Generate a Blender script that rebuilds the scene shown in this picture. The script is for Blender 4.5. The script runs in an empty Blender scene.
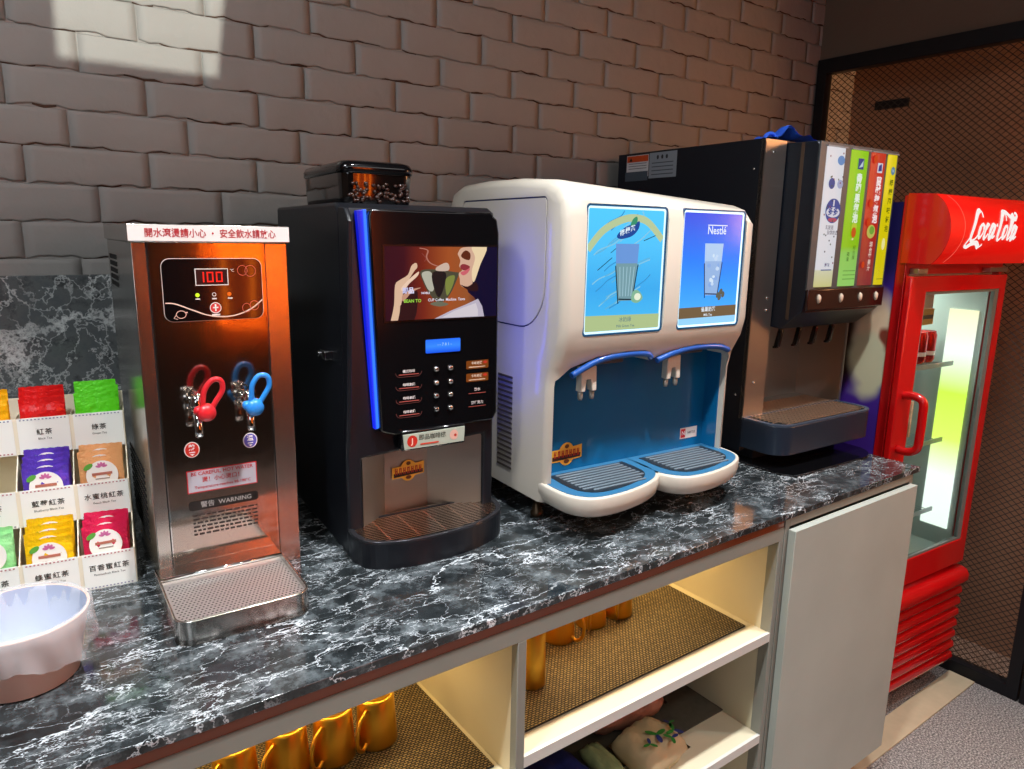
import bpy, math, random
from mathutils import Vector, Matrix
SC = bpy.context.scene
COL = SC.collection
PI = math.pi
rnd = random.Random(7)

# ---------------------------------------------------------------- camera
yaw, pitch, roll, FPX = 0.62818, 0.205877, -0.017729, 716.7
cy_, sy_, cp_, sp_ = math.cos(yaw), math.sin(yaw), math.cos(pitch), math.sin(pitch)
fwd = Vector((sy_*cp_, cy_*cp_, -sp_)); rt = Vector((cy_, -sy_, 0)); dn = fwd.cross(rt)
r2 = math.cos(roll)*rt + math.sin(roll)*dn
d2 = -math.sin(roll)*rt + math.cos(roll)*dn
cam_d = bpy.data.cameras.new('camera'); cam = bpy.data.objects.new('camera', cam_d); COL.objects.link(cam)
cam_d.sensor_width = 36; cam_d.lens = FPX*36/1024; cam_d.clip_start = 0.02
Mx = Matrix((r2, -d2, -fwd)).transposed().to_4x4(); Mx.translation = Vector((-2.176, -0.948, 1.72))
cam.matrix_world = Mx
SC.camera = cam
# ---------------------------------------------------------------- view, world, lights
SC.view_settings.view_transform = 'Standard'; SC.view_settings.look = 'None'
SC.view_settings.gamma = 1; SC.view_settings.exposure = 0.0; SC.view_settings.use_curve_mapping = False
wd = bpy.data.worlds.new('world'); SC.world = wd; wd.use_nodes = True
wd.node_tree.nodes['Background'].inputs[0].default_value = (0.9, 0.95, 1, 1)
wd.node_tree.nodes['Background'].inputs[1].default_value = 0.05

def lin(c):
    if isinstance(c, str):
        c = tuple(int(c[i:i+2], 16)/255 for i in (0, 2, 4))
    return tuple((x/12.92 if x <= 0.04045 else ((x+0.055)/1.055)**2.4) for x in c[:3]) + (1,)

def light(name, kind, loc, target, power, color, size=0.3, size_y=None, spot=None, blend=0.5, spread=None):
    d = bpy.data.lights.new(name, kind); d.energy = power; d.color = lin(color)[:3]
    if kind == 'AREA':
        d.shape = 'RECTANGLE' if size_y else 'DISK'; d.size = size
        if size_y: d.size_y = size_y
        if spread: d.spread = math.radians(spread)
    else:
        d.shadow_soft_size = size
    if kind == 'SPOT': d.spot_size = math.radians(spot); d.spot_blend = blend
    o = bpy.data.objects.new(name, d); COL.objects.link(o); o.location = loc
    v = Vector(target) - Vector(loc); o.rotation_euler = v.to_track_quat('-Z', 'Y').to_euler()
    return o
WARM = 'ffe9cf'; NEUT = 'f3f5f8'; COOL = 'eaf4ff'
DOWN = [(-2.5, -0.35), (-1.45, -0.35), (-0.4, -0.35), (0.35, -0.9), (-2.0, -1.8), (-0.6, -1.8)]
PW = [37, 47, 38, 17, 27, 20]
for (x, y), p in zip(DOWN, PW):
    light('downlight_light', 'SPOT', (x, y, 2.96), (x, y+0.1, 0), p*4.0, NEUT, size=0.05, spot=88, blend=0.75)
light('ceiling_fill_light', 'AREA', (-1.4, -1.6, 3.04), (-1.4, -1.2, 0), 20, 'f4f2f0', size=2.6, size_y=1.6)
light('wall_wash_light', 'AREA', (-2.7, -0.2, 2.9), (-2.0, 1.0, 1.6), 12, NEUT, size=0.35)
light('aisle_light', 'AREA', (-3.6, -1.9, 2.5), (-1.9, 0.3, 1.2), 8, COOL, size=1.0)

# ---------------------------------------------------------------- materials
MC = {}
def nodes(m): return m.node_tree.nodes, m.node_tree.links
def mat(name, color='808080', rough=0.5, metal=0.0, emit=None, es=0.0, coat=0.0, spec=0.5, trans=0.0, alpha=1.0, ior=1.45,
        noise=None, bump=None, aniso=0.0):
    """noise=(scale, amount) varies the colour, bump=(scale, strength)"""
    if name in MC: return MC[name]
    m = bpy.data.materials.new(name); m.use_nodes = True; MC[name] = m
    N, L = nodes(m); b = N['Principled BSDF']; c = lin(color)
    b.inputs['Base Color'].default_value = c; b.inputs['Roughness'].default_value = rough
    b.inputs['Metallic'].default_value = metal; b.inputs['Coat Weight'].default_value = coat
    b.inputs['Coat Roughness'].default_value = 0.05
    b.inputs['Specular IOR Level'].default_value = spec; b.inputs['IOR'].default_value = ior
    b.inputs['Transmission Weight'].default_value = trans; b.inputs['Alpha'].default_value = alpha
    b.inputs['Anisotropic'].default_value = aniso
    if emit: b.inputs['Emission Color'].default_value = lin(emit); b.inputs['Emission Strength'].default_value = es
    if noise or bump:
        tc = N.new('ShaderNodeTexCoord')
    if noise:
        n = N.new('ShaderNodeTexNoise'); n.inputs['Scale'].default_value = noise[0]; n.inputs['Detail'].default_value = 5
        L.new(tc.outputs['Object'], n.inputs['Vector'])
        mx = N.new('ShaderNodeMix'); mx.data_type = 'RGBA'
        a = noise[1]
        mx.inputs['A'].default_value = tuple(min(1, x*(1-a)) for x in c[:3])+(1,)
        mx.inputs['B'].default_value = tuple(min(1, x*(1+a)) for x in c[:3])+(1,)
        L.new(n.outputs['Fac'], mx.inputs['Factor']); L.new(mx.outputs['Result'], b.inputs['Base Color'])
    if bump:
        n = N.new('ShaderNodeTexNoise'); n.inputs['Scale'].default_value = bump[0]; n.inputs['Detail'].default_value = 4
        L.new(tc.outputs['Object'], n.inputs['Vector'])
        bp = N.new('ShaderNodeBump'); bp.inputs['Strength'].default_value = bump[1]; bp.inputs['Distance'].default_value = 0.01
        L.new(n.outputs['Fac'], bp.inputs['Height']); L.new(bp.outputs['Normal'], b.inputs['Normal'])
    return m
def ink(c, rough=0.45):            # printed colour
    return mat('print_'+c, c, rough)
def glow(c, s=1.0):                # a lit, backlit or screen colour
    return mat('lit_%s_%d' % (c, int(s*100)), '000000', 0.3, emit=c, es=s, spec=0.3)
def steel(name, color, rough, sc=(2, 2, 260), strength=0.08, wob=0.0):
    if name in MC: return MC[name]
    m = mat(name, color, rough, 1.0)
    N, L = nodes(m); b = N['Principled BSDF']
    tc = N.new('ShaderNodeTexCoord'); mp = N.new('ShaderNodeMapping'); mp.inputs['Scale'].default_value = sc
    n = N.new('ShaderNodeTexNoise'); n.inputs['Scale'].default_value = 3; n.inputs['Detail'].default_value = 6
    L.new(tc.outputs['Object'], mp.inputs['Vector']); L.new(mp.outputs['Vector'], n.inputs['Vector'])
    mr = N.new('ShaderNodeMapRange'); mr.inputs['To Min'].default_value = rough*0.75; mr.inputs['To Max'].default_value = rough*1.4
    L.new(n.outputs['Fac'], mr.inputs['Value']); L.new(mr.outputs['Result'], b.inputs['Roughness'])
    n2 = N.new('ShaderNodeTexNoise'); n2.inputs['Scale'].default_value = 9; n2.inputs['Detail'].default_value = 2
    L.new(tc.outputs['Object'], n2.inputs['Vector'])
    bp = N.new('ShaderNodeBump'); bp.inputs['Strength'].default_value = strength; bp.inputs['Distance'].default_value = 0.002
    L.new(n.outputs['Fac'], bp.inputs['Height'])
    bp2 = N.new('ShaderNodeBump'); bp2.inputs['Strength'].default_value = wob; bp2.inputs['Distance'].default_value = 0.01
    L.new(n2.outputs['Fac'], bp2.inputs['Height']); L.new(bp.outputs['Normal'], bp2.inputs['Normal'])
    L.new(bp2.outputs['Normal'], b.inputs['Normal'])
    return m

def ramp(N, pts, interp='LINEAR'):
    r = N.new('ShaderNodeValToRGB'); r.color_ramp.interpolation = interp
    e = r.color_ramp.elements
    while len(e) > 1: e.remove(e[-1])
    e[0].position = pts[0][0]; e[0].color = lin(pts[0][1])
    for p, c in pts[1:]:
        q = e.new(p); q.color = lin(c)
    return r

def marble(name, dark, mid, light_, scale=1.0, rough=0.12, vein=0.03):
    m = mat(name, dark, rough, coat=0.3); N, L = nodes(m); b = N['Principled BSDF']
    tc = N.new('ShaderNodeTexCoord')
    base = N.new('ShaderNodeTexNoise'); base.inputs['Scale'].default_value = 16*scale; base.inputs['Detail'].default_value = 9; base.inputs['Roughness'].default_value = 0.72
    L.new(tc.outputs['Object'], base.inputs['Vector'])
    r0 = ramp(N, [(0.34, dark), (0.5, mid), (0.63, '5c6366'), (0.8, '8f979a')]); L.new(base.outputs['Fac'], r0.inputs['Fac'])
    out = r0.outputs['Color']
    for k, (s, w, rot, st, hi) in enumerate([(3.2, vein, 0.6, 0.45, 1.0), (7, vein*1.2, 0.75, 0.35, 0.85), (14, vein*1.7, -0.5, 0.6, 0.6)]):
        mp = N.new('ShaderNodeMapping'); mp.inputs['Rotation'].default_value = (0.2, 0.3*k, rot); mp.inputs['Scale'].default_value = (1, 1/st, 1)
        mp.inputs['Location'].default_value = (k*3.1, k*1.7, 0)
        L.new(tc.outputs['Object'], mp.inputs['Vector'])
        dn_ = N.new('ShaderNodeTexNoise'); dn_.inputs['Scale'].default_value = 5*scale; dn_.inputs['Detail'].default_value = 6; dn_.inputs['Roughness'].default_value = 0.65
        L.new(mp.outputs['Vector'], dn_.inputs['Vector'])
        mix = N.new('ShaderNodeMix'); mix.data_type = 'RGBA'; mix.blend_type = 'LINEAR_LIGHT'; mix.inputs['Factor'].default_value = 0.16
        L.new(mp.outputs['Vector'], mix.inputs['A']); L.new(dn_.outputs['Color'], mix.inputs['B'])
        v = N.new('ShaderNodeTexVoronoi'); v.feature = 'DISTANCE_TO_EDGE'; v.inputs['Scale'].default_value = s*scale
        L.new(mix.outputs['Result'], v.inputs['Vector'])
        mr = N.new('ShaderNodeMapRange'); mr.inputs['From Max'].default_value = w; mr.inputs['To Min'].default_value = hi; mr.inputs['To Max'].default_value = 0
        L.new(v.outputs['Distance'], mr.inputs['Value'])
        # veins break up
        nb = N.new('ShaderNodeTexNoise'); nb.inputs['Scale'].default_value = 4*scale; nb.inputs['Detail'].default_value = 3
        L.new(mp.outputs['Vector'], nb.inputs['Vector'])
        mr2 = N.new('ShaderNodeMapRange'); mr2.inputs['From Min'].default_value = 0.42; mr2.inputs['From Max'].default_value = 0.58
        L.new(nb.outputs['Fac'], mr2.inputs['Value'])
        mu = N.new('ShaderNodeMath'); mu.operation = 'MULTIPLY'; L.new(mr.outputs['Result'], mu.inputs[0]); L.new(mr2.outputs['Result'], mu.inputs[1])
        mm = N.new('ShaderNodeMix'); mm.data_type = 'RGBA'; L.new(mu.outputs['Value'], mm.inputs['Factor']); L.new(out, mm.inputs['A'])
        mm.inputs['B'].default_value = lin(light_); out = mm.outputs['Result']
    L.new(out, b.inputs['Base Color'])
    return m

# ---------------------------------------------------------------- mesh gatherer
def rrect(x0, x1, y0, y1, r, n=5):
    if not isinstance(r, (list, tuple)): r = [r]*4       # BL, BR, TR, TL
    P = []
    for (cx, cy, a0, rr) in ((x0+r[0], y0+r[0], PI, r[0]), (x1-r[1], y0+r[1], 1.5*PI, r[1]), (x1-r[2], y1-r[2], 0, r[2]), (x0+r[3], y1-r[3], .5*PI, r[3])):
        for i in range(n+1):
            a = a0 + .5*PI*i/n
            P.append((cx+rr*math.cos(a), cy+rr*math.sin(a)))
    return P
def ell(cx, cy, rx, ry, n=28, rot=0):
    return [(cx+rx*math.cos(2*PI*i/n)*math.cos(rot)-ry*math.sin(2*PI*i/n)*math.sin(rot), cy+rx*math.cos(2*PI*i/n)*math.sin(rot)+ry*math.sin(2*PI*i/n)*math.cos(rot)) for i in range(n)]
def spline(pts, n=8, closed=False):
    out = []; k = len(pts); d = len(pts[0])
    rng = range(k) if closed else range(k-1)
    for i in rng:
        p1, p2 = pts[i], pts[(i+1) % k]
        p0 = pts[(i-1) % k] if (closed or i > 0) else p1
        p3 = pts[(i+2) % k] if (closed or i+2 < k) else p2
        for j in range(n):
            t = j/n
            out.append(tuple(0.5*((2*p1[a])+(-p0[a]+p2[a])*t+(2*p0[a]-5*p1[a]+4*p2[a]-p3[a])*t*t+(-p0[a]+3*p1[a]-3*p2[a]+p3[a])*t**3) for a in range(d)))
    if not closed: out.append(tuple(pts[-1]))
    return out
AX = {'x': lambda a, b, t: (t, a, b), 'y': lambda a, b, t: (a, t, b), 'z': lambda a, b, t: (a, b, t)}
class G:
    def __init__(s): s.v = []; s.f = []; s.mi = []; s.sm = []; s.mats = []
    def m(s, mt):
        if mt is None: return 0
        if mt not in s.mats: s.mats.append(mt)
        return s.mats.index(mt)
    def add(s, vs, fs, mt=None, smooth=False):
        o = len(s.v); k = s.m(mt)
        s.v += [tuple(p) for p in vs]
        for f in fs: s.f.append([i+o for i in f]); s.mi.append(k); s.sm.append(smooth)
        return s
    def box(s, x0, x1, y0, y1, z0, z1, mt=None):
        return s.add([(x, y, z) for z in (z0, z1) for y in (y0, y1) for x in (x0, x1)],
                     [(0, 2, 3, 1), (4, 5, 7, 6), (0, 1, 5, 4), (2, 6, 7, 3), (0, 4, 6, 2), (1, 3, 7, 5)], mt)
    def prism(s, P, ax, a, b, mt=None, smooth=False):
        n = len(P); f = AX[ax]
        vs = [f(p[0], p[1], a) for p in P]+[f(p[0], p[1], b) for p in P]
        fs = [[i, (i+1) % n, n+(i+1) % n, n+i] for i in range(n)]
        s.add(vs, fs, mt, smooth); k = len(s.v)-2*n
        for fc in (list(range(n))[::-1], list(range(n, 2*n))): s.f.append([i+k for i in fc]); s.mi.append(s.m(mt)); s.sm.append(False)
        return s
    def ring(s, O, I, ax, a, b, mt=None):
        n = len(O); f = AX[ax]
        vs = [f(*p, a) for p in O]+[f(*p, a) for p in I]+[f(*p, b) for p in O]+[f(*p, b) for p in I]
        fs = []
        for i in range(n):
            j = (i+1) % n
            fs += [[i, j, n+j, n+i], [2*n+i, 3*n+i, 3*n+j, 2*n+j], [i, 2*n+i, 2*n+j, j], [n+i, n+j, 3*n+j, 3*n+i]]
        return s.add(vs, fs, mt)
    def flat(s, P, ax, t, mt=None):      # single face decal
        f = AX[ax]; return s.add([f(p[0], p[1], t) for p in P], [list(range(len(P)))], mt)
    def loft(s, secs, mt=None, smooth=True, cap=True, closed=False):
        n = len(secs[0]); vs = [p for q in secs for p in q]; fs = []
        m = len(secs)
        for k in range(m if closed else m-1):
            for i in range(n):
                j = (i+1) % n; k2 = (k+1) % m
                fs.append([k*n+i, k*n+j, k2*n+j, k2*n+i])
        s.add(vs, fs, mt, smooth)
        if cap and not closed:
            o = len(s.v)-len(vs)
            s.f.append([o+i for i in range(n)][::-1]); s.mi.append(s.m(mt)); s.sm.append(False)
            s.f.append([o+(m-1)*n+i for i in range(n)]); s.mi.append(s.m(mt)); s.sm.append(False)
        return s
    def tube(s, path, r, n=10, mt=None, closed=False, flatz=1.0):
        path = [Vector(p) for p in path]; secs = []; up = None
        K = len(path)
        for i, p in enumerate(path):
            a = path[(i-1) % K] if (closed or i > 0) else p
            b = path[(i+1) % K] if (closed or i < K-1) else p
            t = (b-a).normalized()
            if up is None: up = Vector((0, 0, 1)) if abs(t.z) < .9 else Vector((0, 1, 0))
            u = (up - t*up.dot(t)).normalized(); up = u; w = t.cross(u)
            rr = r[i] if isinstance(r, (list, tuple)) else r
            secs.append([tuple(p+u*(rr*flatz*math.cos(2*PI*j/n))+w*(rr*math.sin(2*PI*j/n))) for j in range(n)])
        return s.loft(secs, mt, True, True, closed)
    def lathe(s, prof, c=(0, 0, 0), n=32, ax='z', mt=None, smooth=True, cap=True):
        secs = []
        for r, z in prof:
            sec = []
            for i in range(n):
                a = 2*PI*i/n; u, v = r*math.cos(a), r*math.sin(a)
                p = {'z': (u, v, z), 'y': (u, z, v), 'x': (z, u, v)}[ax]
                sec.append((p[0]+c[0], p[1]+c[1], p[2]+c[2]))
            secs.append(sec)
        return s.loft(secs, mt, smooth, cap)
    def stroke(s, path, w, fn, mt=None):   # flat ribbon along a 2D path, fn maps (u,v) to a point
        k = len(path); L_ = []; R_ = []
        for i, p in enumerate(path):
            a = path[max(0, i-1)]; b = path[min(k-1, i+1)]
            dx, dy = b[0]-a[0], b[1]-a[1]; l = math.hypot(dx, dy) or 1
            ww = (w[min(len(w)-1, int(i*len(w)/k))] if isinstance(w, (list, tuple)) else w)/2
            L_.append(fn(p[0]-dy/l*ww, p[1]+dx/l*ww)); R_.append(fn(p[0]+dy/l*ww, p[1]-dx/l*ww))
        return s.add(L_+R_, [[i, i+1, k+i+1, k+i] for i in range(k-1)], mt)
    def text(s, body, o, xd, yd, size, mt, align='C', bold=0.0, sx=1.0, shear=0.0, sp=1.0):
        c = bpy.data.curves.new('t', 'FONT'); c.body = body; c.size = 1; c.offset = bold; c.shear = shear; c.space_character = sp
        c.align_x = {'C': 'CENTER', 'L': 'LEFT', 'R': 'RIGHT'}[align]; c.align_y = 'CENTER'; c.resolution_u = 2
        ob = bpy.data.objects.new('t', c); me = ob.to_mesh()
        o = Vector(o); xd = Vector(xd)*size*sx; yd = Vector(yd)*size
        vs = [tuple(o+xd*v.co.x+yd*v.co.y) for v in me.vertices]; fs = [list(p.vertices) for p in me.polygons]
        s.add(vs, fs, mt); ob.to_mesh_clear(); bpy.data.objects.remove(ob); bpy.data.curves.remove(c)
        return s
    def vtext(s, body, x, y, z, size, mt, pitch=1.05, bold=0.0, dx=0.0):
        for i, ch in enumerate(body): s.text(ch, (x+dx*i, y, z-i*size*pitch), (1, 0, 0), (0, 0, 1), size, mt, bold=bold)
        return s
    def tri(s): return s
    def out(s, name, parent=None, mt=None, bevel=0, seg=2, norm=True, loc=None, auto=None):
        me = bpy.data.meshes.new(name); me.from_pydata(s.v, [], s.f); me.update()
        for m_ in (s.mats or [mt]): me.materials.append(m_)
        for p, k, sm in zip(me.polygons, s.mi, s.sm): p.material_index = k; p.use_smooth = sm or bevel > 0
        if norm:
            import bmesh
            b = bmesh.new(); b.from_mesh(me); bmesh.ops.recalc_face_normals(b, faces=b.faces); b.to_mesh(me); b.free()
        o = bpy.data.objects.new(name, me); COL.objects.link(o)
        if parent is not None: o.parent = parent
        if loc: o.location = loc
        if bevel:
            md = o.modifiers.new('bevel', 'BEVEL'); md.width = bevel; md.segments = seg; md.limit_method = 'ANGLE'; md.angle_limit = math.radians(40)
            md.harden_normals = False
            me.set_sharp_from_angle(angle=math.radians(60)) if hasattr(me, 'set_sharp_from_angle') else None
        return o
def fix_normals(o):
    import bmesh
    b = bmesh.new(); b.from_mesh(o.data); bmesh.ops.remove_doubles(b, verts=b.verts, dist=1e-5); bmesh.ops.recalc_face_normals(b, faces=b.faces); b.to_mesh(o.data); b.free()
def carve(o, cutters):
    for c in cutters:
        c.parent = o.parent
        fix_normals(c)
        md = o.modifiers.new('cut', 'BOOLEAN'); md.operation = 'DIFFERENCE'; md.solver = 'EXACT'; md.object = c
    fix_normals(o)
    dg = bpy.context.evaluated_depsgraph_get()
    me = bpy.data.meshes.new_from_object(o.evaluated_get(dg)); o.modifiers.clear(); o.data = me
    for c in cutters: bpy.data.objects.remove(c)
    for p in me.polygons: p.use_smooth = True
    if hasattr(me, 'set_sharp_from_angle'): me.set_sharp_from_angle(angle=math.radians(35))
    return o
def thing(name, label, cat, loc=(0, 0, 0), rz=0, group=None):
    o = bpy.data.objects.new(name, None); COL.objects.link(o); o.location = loc; o.rotation_euler = (0, 0, math.radians(rz))
    o.empty_display_size = 0.05
    return tag(o, label, cat, group)
def tag(o, label, cat, group=None):
    o['label'] = label; o['category'] = cat
    if group: o['group'] = group
    return o
def struct(o): o['kind'] = 'structure'; return o

Z0 = 1.06          # top of the counter
YW = 1.0           # face of the brick wall
XR = 0.875         # plane of the mesh wall

# ---------------------------------------------------------------- setting
M_carpet = mat('carpet', '8c857f', 0.95)
N, L = nodes(M_carpet); tc = N.new('ShaderNodeTexCoord'); n1 = N.new('ShaderNodeTexNoise'); n1.inputs['Scale'].default_value = 170; n1.inputs['Detail'].default_value = 3
L.new(tc.outputs['Object'], n1.inputs['Vector']); r = ramp(N, [(0.3, '3f3c3c'), (0.5, '8a8480'), (0.7, 'd0c9c2')]); L.new(n1.outputs['Fac'], r.inputs['Fac'])
L.new(r.outputs['Color'], N['Principled BSDF'].inputs['Base Color'])
bp = N.new('ShaderNodeBump'); bp.inputs['Strength'].default_value = 0.8; bp.inputs['Distance'].default_value = 0.01; L.new(n1.outputs['Fac'], bp.inputs['Height']); L.new(bp.outputs['Normal'], N['Principled BSDF'].inputs['Normal'])
struct(G().box(-4.6, 1.3, -3.7, 1.1, -0.1, 0).out('floor', None, M_carpet))
struct(G().box(-4.6, 1.3, -3.7, 1.1, 3.08, 3.18).out('ceiling', None, mat('ceiling_paint', '4a4642', 0.9)))
struct(G().box(-4.6, -4.5, -3.7, 1.1, 0, 3.08).out('wall_left', None, mat('dark_plaster', '7d746b', 0.9, noise=(6, .1))))
struct(G().box(-4.6, 1.3, -3.7, -3.6, 0, 3.08).out('wall_front', None, mat('front_wall_paint', '3a3430', 0.7, noise=(3, .15))))

# brick wall: painted bricks, wavy lower edges, bare crevices with shadow painted in brown
M_paint = mat('grey_brick_paint', '918f8b', 0.7, noise=(5, .10), bump=(26, .3))
M_crev = mat('bare_joint_shade', '4c382c', 0.95, noise=(9, .3))
g = G()
g.box(-4.6, 1.3, YW, YW+0.1, 0, 3.1, M_paint)
rowh, bw = 0.0815, 0.262
zz = 0.02; row = 0
while zz < 3.05:
    off = (0.0 if row % 2 else bw/2) + rnd.uniform(-.02, .02)
    x = -4.6 + off - bw
    while x < 1.25:
        w = bw*rnd.uniform(.94, 1.06)
        x0, x1 = max(x+0.0015, -4.59), min(x+w-0.0015, 1.29)
        if x1-x0 > 0.02:
            nx = 12; top = rnd.uniform(.0040, .0052); back = rnd.uniform(-.0008, .0008); ph = rnd.uniform(0, 9); rz = rnd.uniform(-.0015, .0015)
            secs = []
            lo_h = rnd.uniform(.0008, .0032)
            for i in range(nx+1):
                t = i/nx; xx = x0+(x1-x0)*t
                jag = 0.0025*math.sin(xx*43+ph)+0.0022*math.sin(xx*110+ph*2)+rnd.uniform(-.0012, .0012)
                e = 0.006 if i in (0, nx) else 0.0
                zb = zz+lo_h+jag; zt = zz+rowh-0.0004+rz*t
                yf = YW-top-back + 0.0005*math.sin(xx*31+ph)+(0.0014 if i in (0, nx) else 0)
                secs.append([(xx, YW+.001, zb), (xx, yf+.0012, zb+0.0004), (xx, yf, zb+.004), (xx, yf-.0004, (zb+zt)/2), (xx, yf+.0004, zt-.012), (xx, yf+.0010, zt-.0022), (xx, YW-.0005, zt)])
            g.loft(secs, M_paint, True, True)
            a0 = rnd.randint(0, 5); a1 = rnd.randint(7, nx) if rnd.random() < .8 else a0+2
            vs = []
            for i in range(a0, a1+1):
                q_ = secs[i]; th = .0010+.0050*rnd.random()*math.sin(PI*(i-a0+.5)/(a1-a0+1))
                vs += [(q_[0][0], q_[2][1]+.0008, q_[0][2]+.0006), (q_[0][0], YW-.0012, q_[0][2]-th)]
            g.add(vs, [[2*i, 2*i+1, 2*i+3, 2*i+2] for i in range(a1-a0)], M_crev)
        x += w
    zz += rowh; row += 1
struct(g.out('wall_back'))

# right side: plaster above, screened niche below
M_plr = mat('brown_plaster', '6b5d50', 0.85, noise=(3, .12), bump=(60, .1))
struct(G().box(XR-0.005, 1.3, -3.7, YW, 2.49, 3.08).out('wall_right', None, M_plr))
M_nb = mat('niche_back_paint', 'a88468', 0.8, noise=(4, .25), bump=(25, .3))
g = G(); g.box(1.16, 1.26, -3.7, YW, 0, 2.49, M_nb)
struct(g.out('wall_niche'))
M_blk = mat('black_metal', '17181c', 0.45, 0.3, noise=(30, .3))
# structural floor edge strips
M_kerb = mat('stone_edge', 'b9a98c', 0.6, noise=(20, .15))
struct(G().box(-0.10, XR-0.035, 0.028, 0.125, 0, 0.008).out('trim_1', None, M_kerb, bevel=.002))
struct(G().box(XR-0.002, 1.1, -3.6, -0.14, 0, 0.01).out('trim_2', None, M_kerb, bevel=.002))
# marble on the wall behind the counter
M_mar = marble('dark_marble', '101314', '2b3032', 'dfe6ea', vein=.013)
M_mar2 = marble('splash_marble', '34383a', '666b6c', 'dfe5e4', 1.0, 0.15, 0.028)
struct(G().box(-3.6, 0.12, YW-0.024, YW-0.008, Z0, Z0+0.553).out('trim_3', None, M_mar2, bevel=.001))

def mesh_screen(name, label, y0, y1):
    t = thing(name, label, 'metal screen', (XR, (y0+y1)/2, 0))
    h = (y1-y0)/2; w = 0.042
    g = G(); g.ring([(-h, 0.0), (h, 0.0), (h, 2.485), (-h, 2.485)], [(-h+w, w+.01), (h-w, w+.01), (h-w, 2.485-.06), (-h+w, 2.485-.06)], 'x', -.03, .02)
    g.out('frame', t, M_blk, bevel=.002)
    g = G(); px, pz = 0.030, 0.0125
    n = int((2*h-2*w)/px*2); rows = int((2.485-.06-w)/pz)
    a = 0.0017
    for k in range(rows):
        zc = w+0.01+k*pz
        P = []
        for i in range(n+1):
            yy = -h+w+i*px/2; s_ = 1 if (i+k) % 2 else -1
            P.append((yy, zc+s_*pz*.46))
        vs = []
        for (yy, z_) in P: vs += [(-.0012, yy, z_-a), (.0012, yy, z_+a), (-.0004, yy, z_+a*1.3)]
        fs = []
        for i in range(n):
            b = i*3
            for q in range(3): fs.append([b+q, b+(q+1) % 3, b+3+(q+1) % 3, b+3+q])
        g.add(vs, fs, M_mesh)
    g.out('expanded_mesh', t, M_mesh, norm=False)
    return t
M_mesh = mat('mesh_steel', '4a4642', 0.4, 0.6)
mesh_screen('mesh_screen', 'tall black framed expanded metal screen beside the red fridge, reaching the brick wall', -0.115, YW-0.012)
mesh_screen('mesh_screen', 'black framed expanded metal screen cut by the right edge, next post toward the viewer', -1.25, -0.122)
t = tag(G().box(1.148, 1.159, .73, .88, 2.300, 2.335).out('vent_slot', None, mat('slot_black', '0c0c0e', .5), bevel=.002), 'small black slot plate on the wall behind the metal screen, above the fridge', 'vent')
light('niche_light', 'AREA', (1.08, -1.2, 2.1), (1.14, 0.3, 1.8), 34.0, 'ffb478', size=0.3, size_y=0.8)

# unseen side of the room: orange neon behind the viewer, mirrored in the steel
g = G(); g.box(-1.22, -0.45, -3.6, -3.56, .9, 3.0)
t = thing('neon_wall_panel', 'orange panel behind the viewer with vertical neon tubes', 'wall lamp', (0, 0, 0))
g.out('backing', t, mat('orange_panel', 'c8501c', .5))
for k, x in enumerate((-1.13, -.95, -.72, -.58)):
    G().tube([(x, -3.52, 1.1), (x+0.05*math.sin(k*2), -3.52, 2.9)], .016, mt=glow('ff7a18', 15)).out('neon_tube', t)
for x, y in DOWN:
    t = thing('downlight', 'round recessed ceiling downlight', 'ceiling light', (x, y, 3.08), group='recessed ceiling downlights')
    G().lathe([(.055, 0), (.07, 0), (.07, -.012), (.055, -.012), (.05, -.004)], n=28).out('trim_ring', t, mat('white_trim', 'e8e8e4', .4))
    G().lathe([(.001, -.002), (.05, -.002), (.05, -.0035), (.001, -.0035)], n=28).out('lens', t, glow('fff4e0', 10))
# framing projector that throws the bright square on the bricks
t = thing('framing_spotlight', 'black framing spotlight aimed at the brick wall', 'spotlight', (-1.95, -1.0, 2.72))
def proj_box():
    src = Vector((-1.95, -1.0, 2.72)); d = 0.20
    A = Vector((-2.005, YW, 2.076)); B = Vector((-1.668, YW, 2.078)); Cc = Vector((-1.62, YW, 2.42)); D_ = Vector((-2.000, YW, 2.42))
    loc = [((p-src)*(d/(p-src).y)) for p in (A, B, Cc, D_)]
    I = [(p.x, p.z) for p in loc]; O = [(-.09, -.10), (.09, -.10), (.09, .08), (-.09, .08)]
    g = G(); g.ring(O, I, 'y', d, d+.002)
    g.ring(O, [(-.086, -.096), (.086, -.096), (.086, .076), (-.086, .076)], 'y', -.05, d)
    g.box(-.09, .09, -.052, -.05, -.10, .08)
    g.out('housing', t, M_blk)
    G().tube([(0, 0, .08), (0, 0, .36)], .012).out('stem', t, M_blk)
    light('framing_spot_light', 'SPOT', tuple(src), tuple(src+Vector((0.02, 1, -.2))), 250, 'eef0e4', size=0.0012, spot=50, blend=0)
proj_box()

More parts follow.
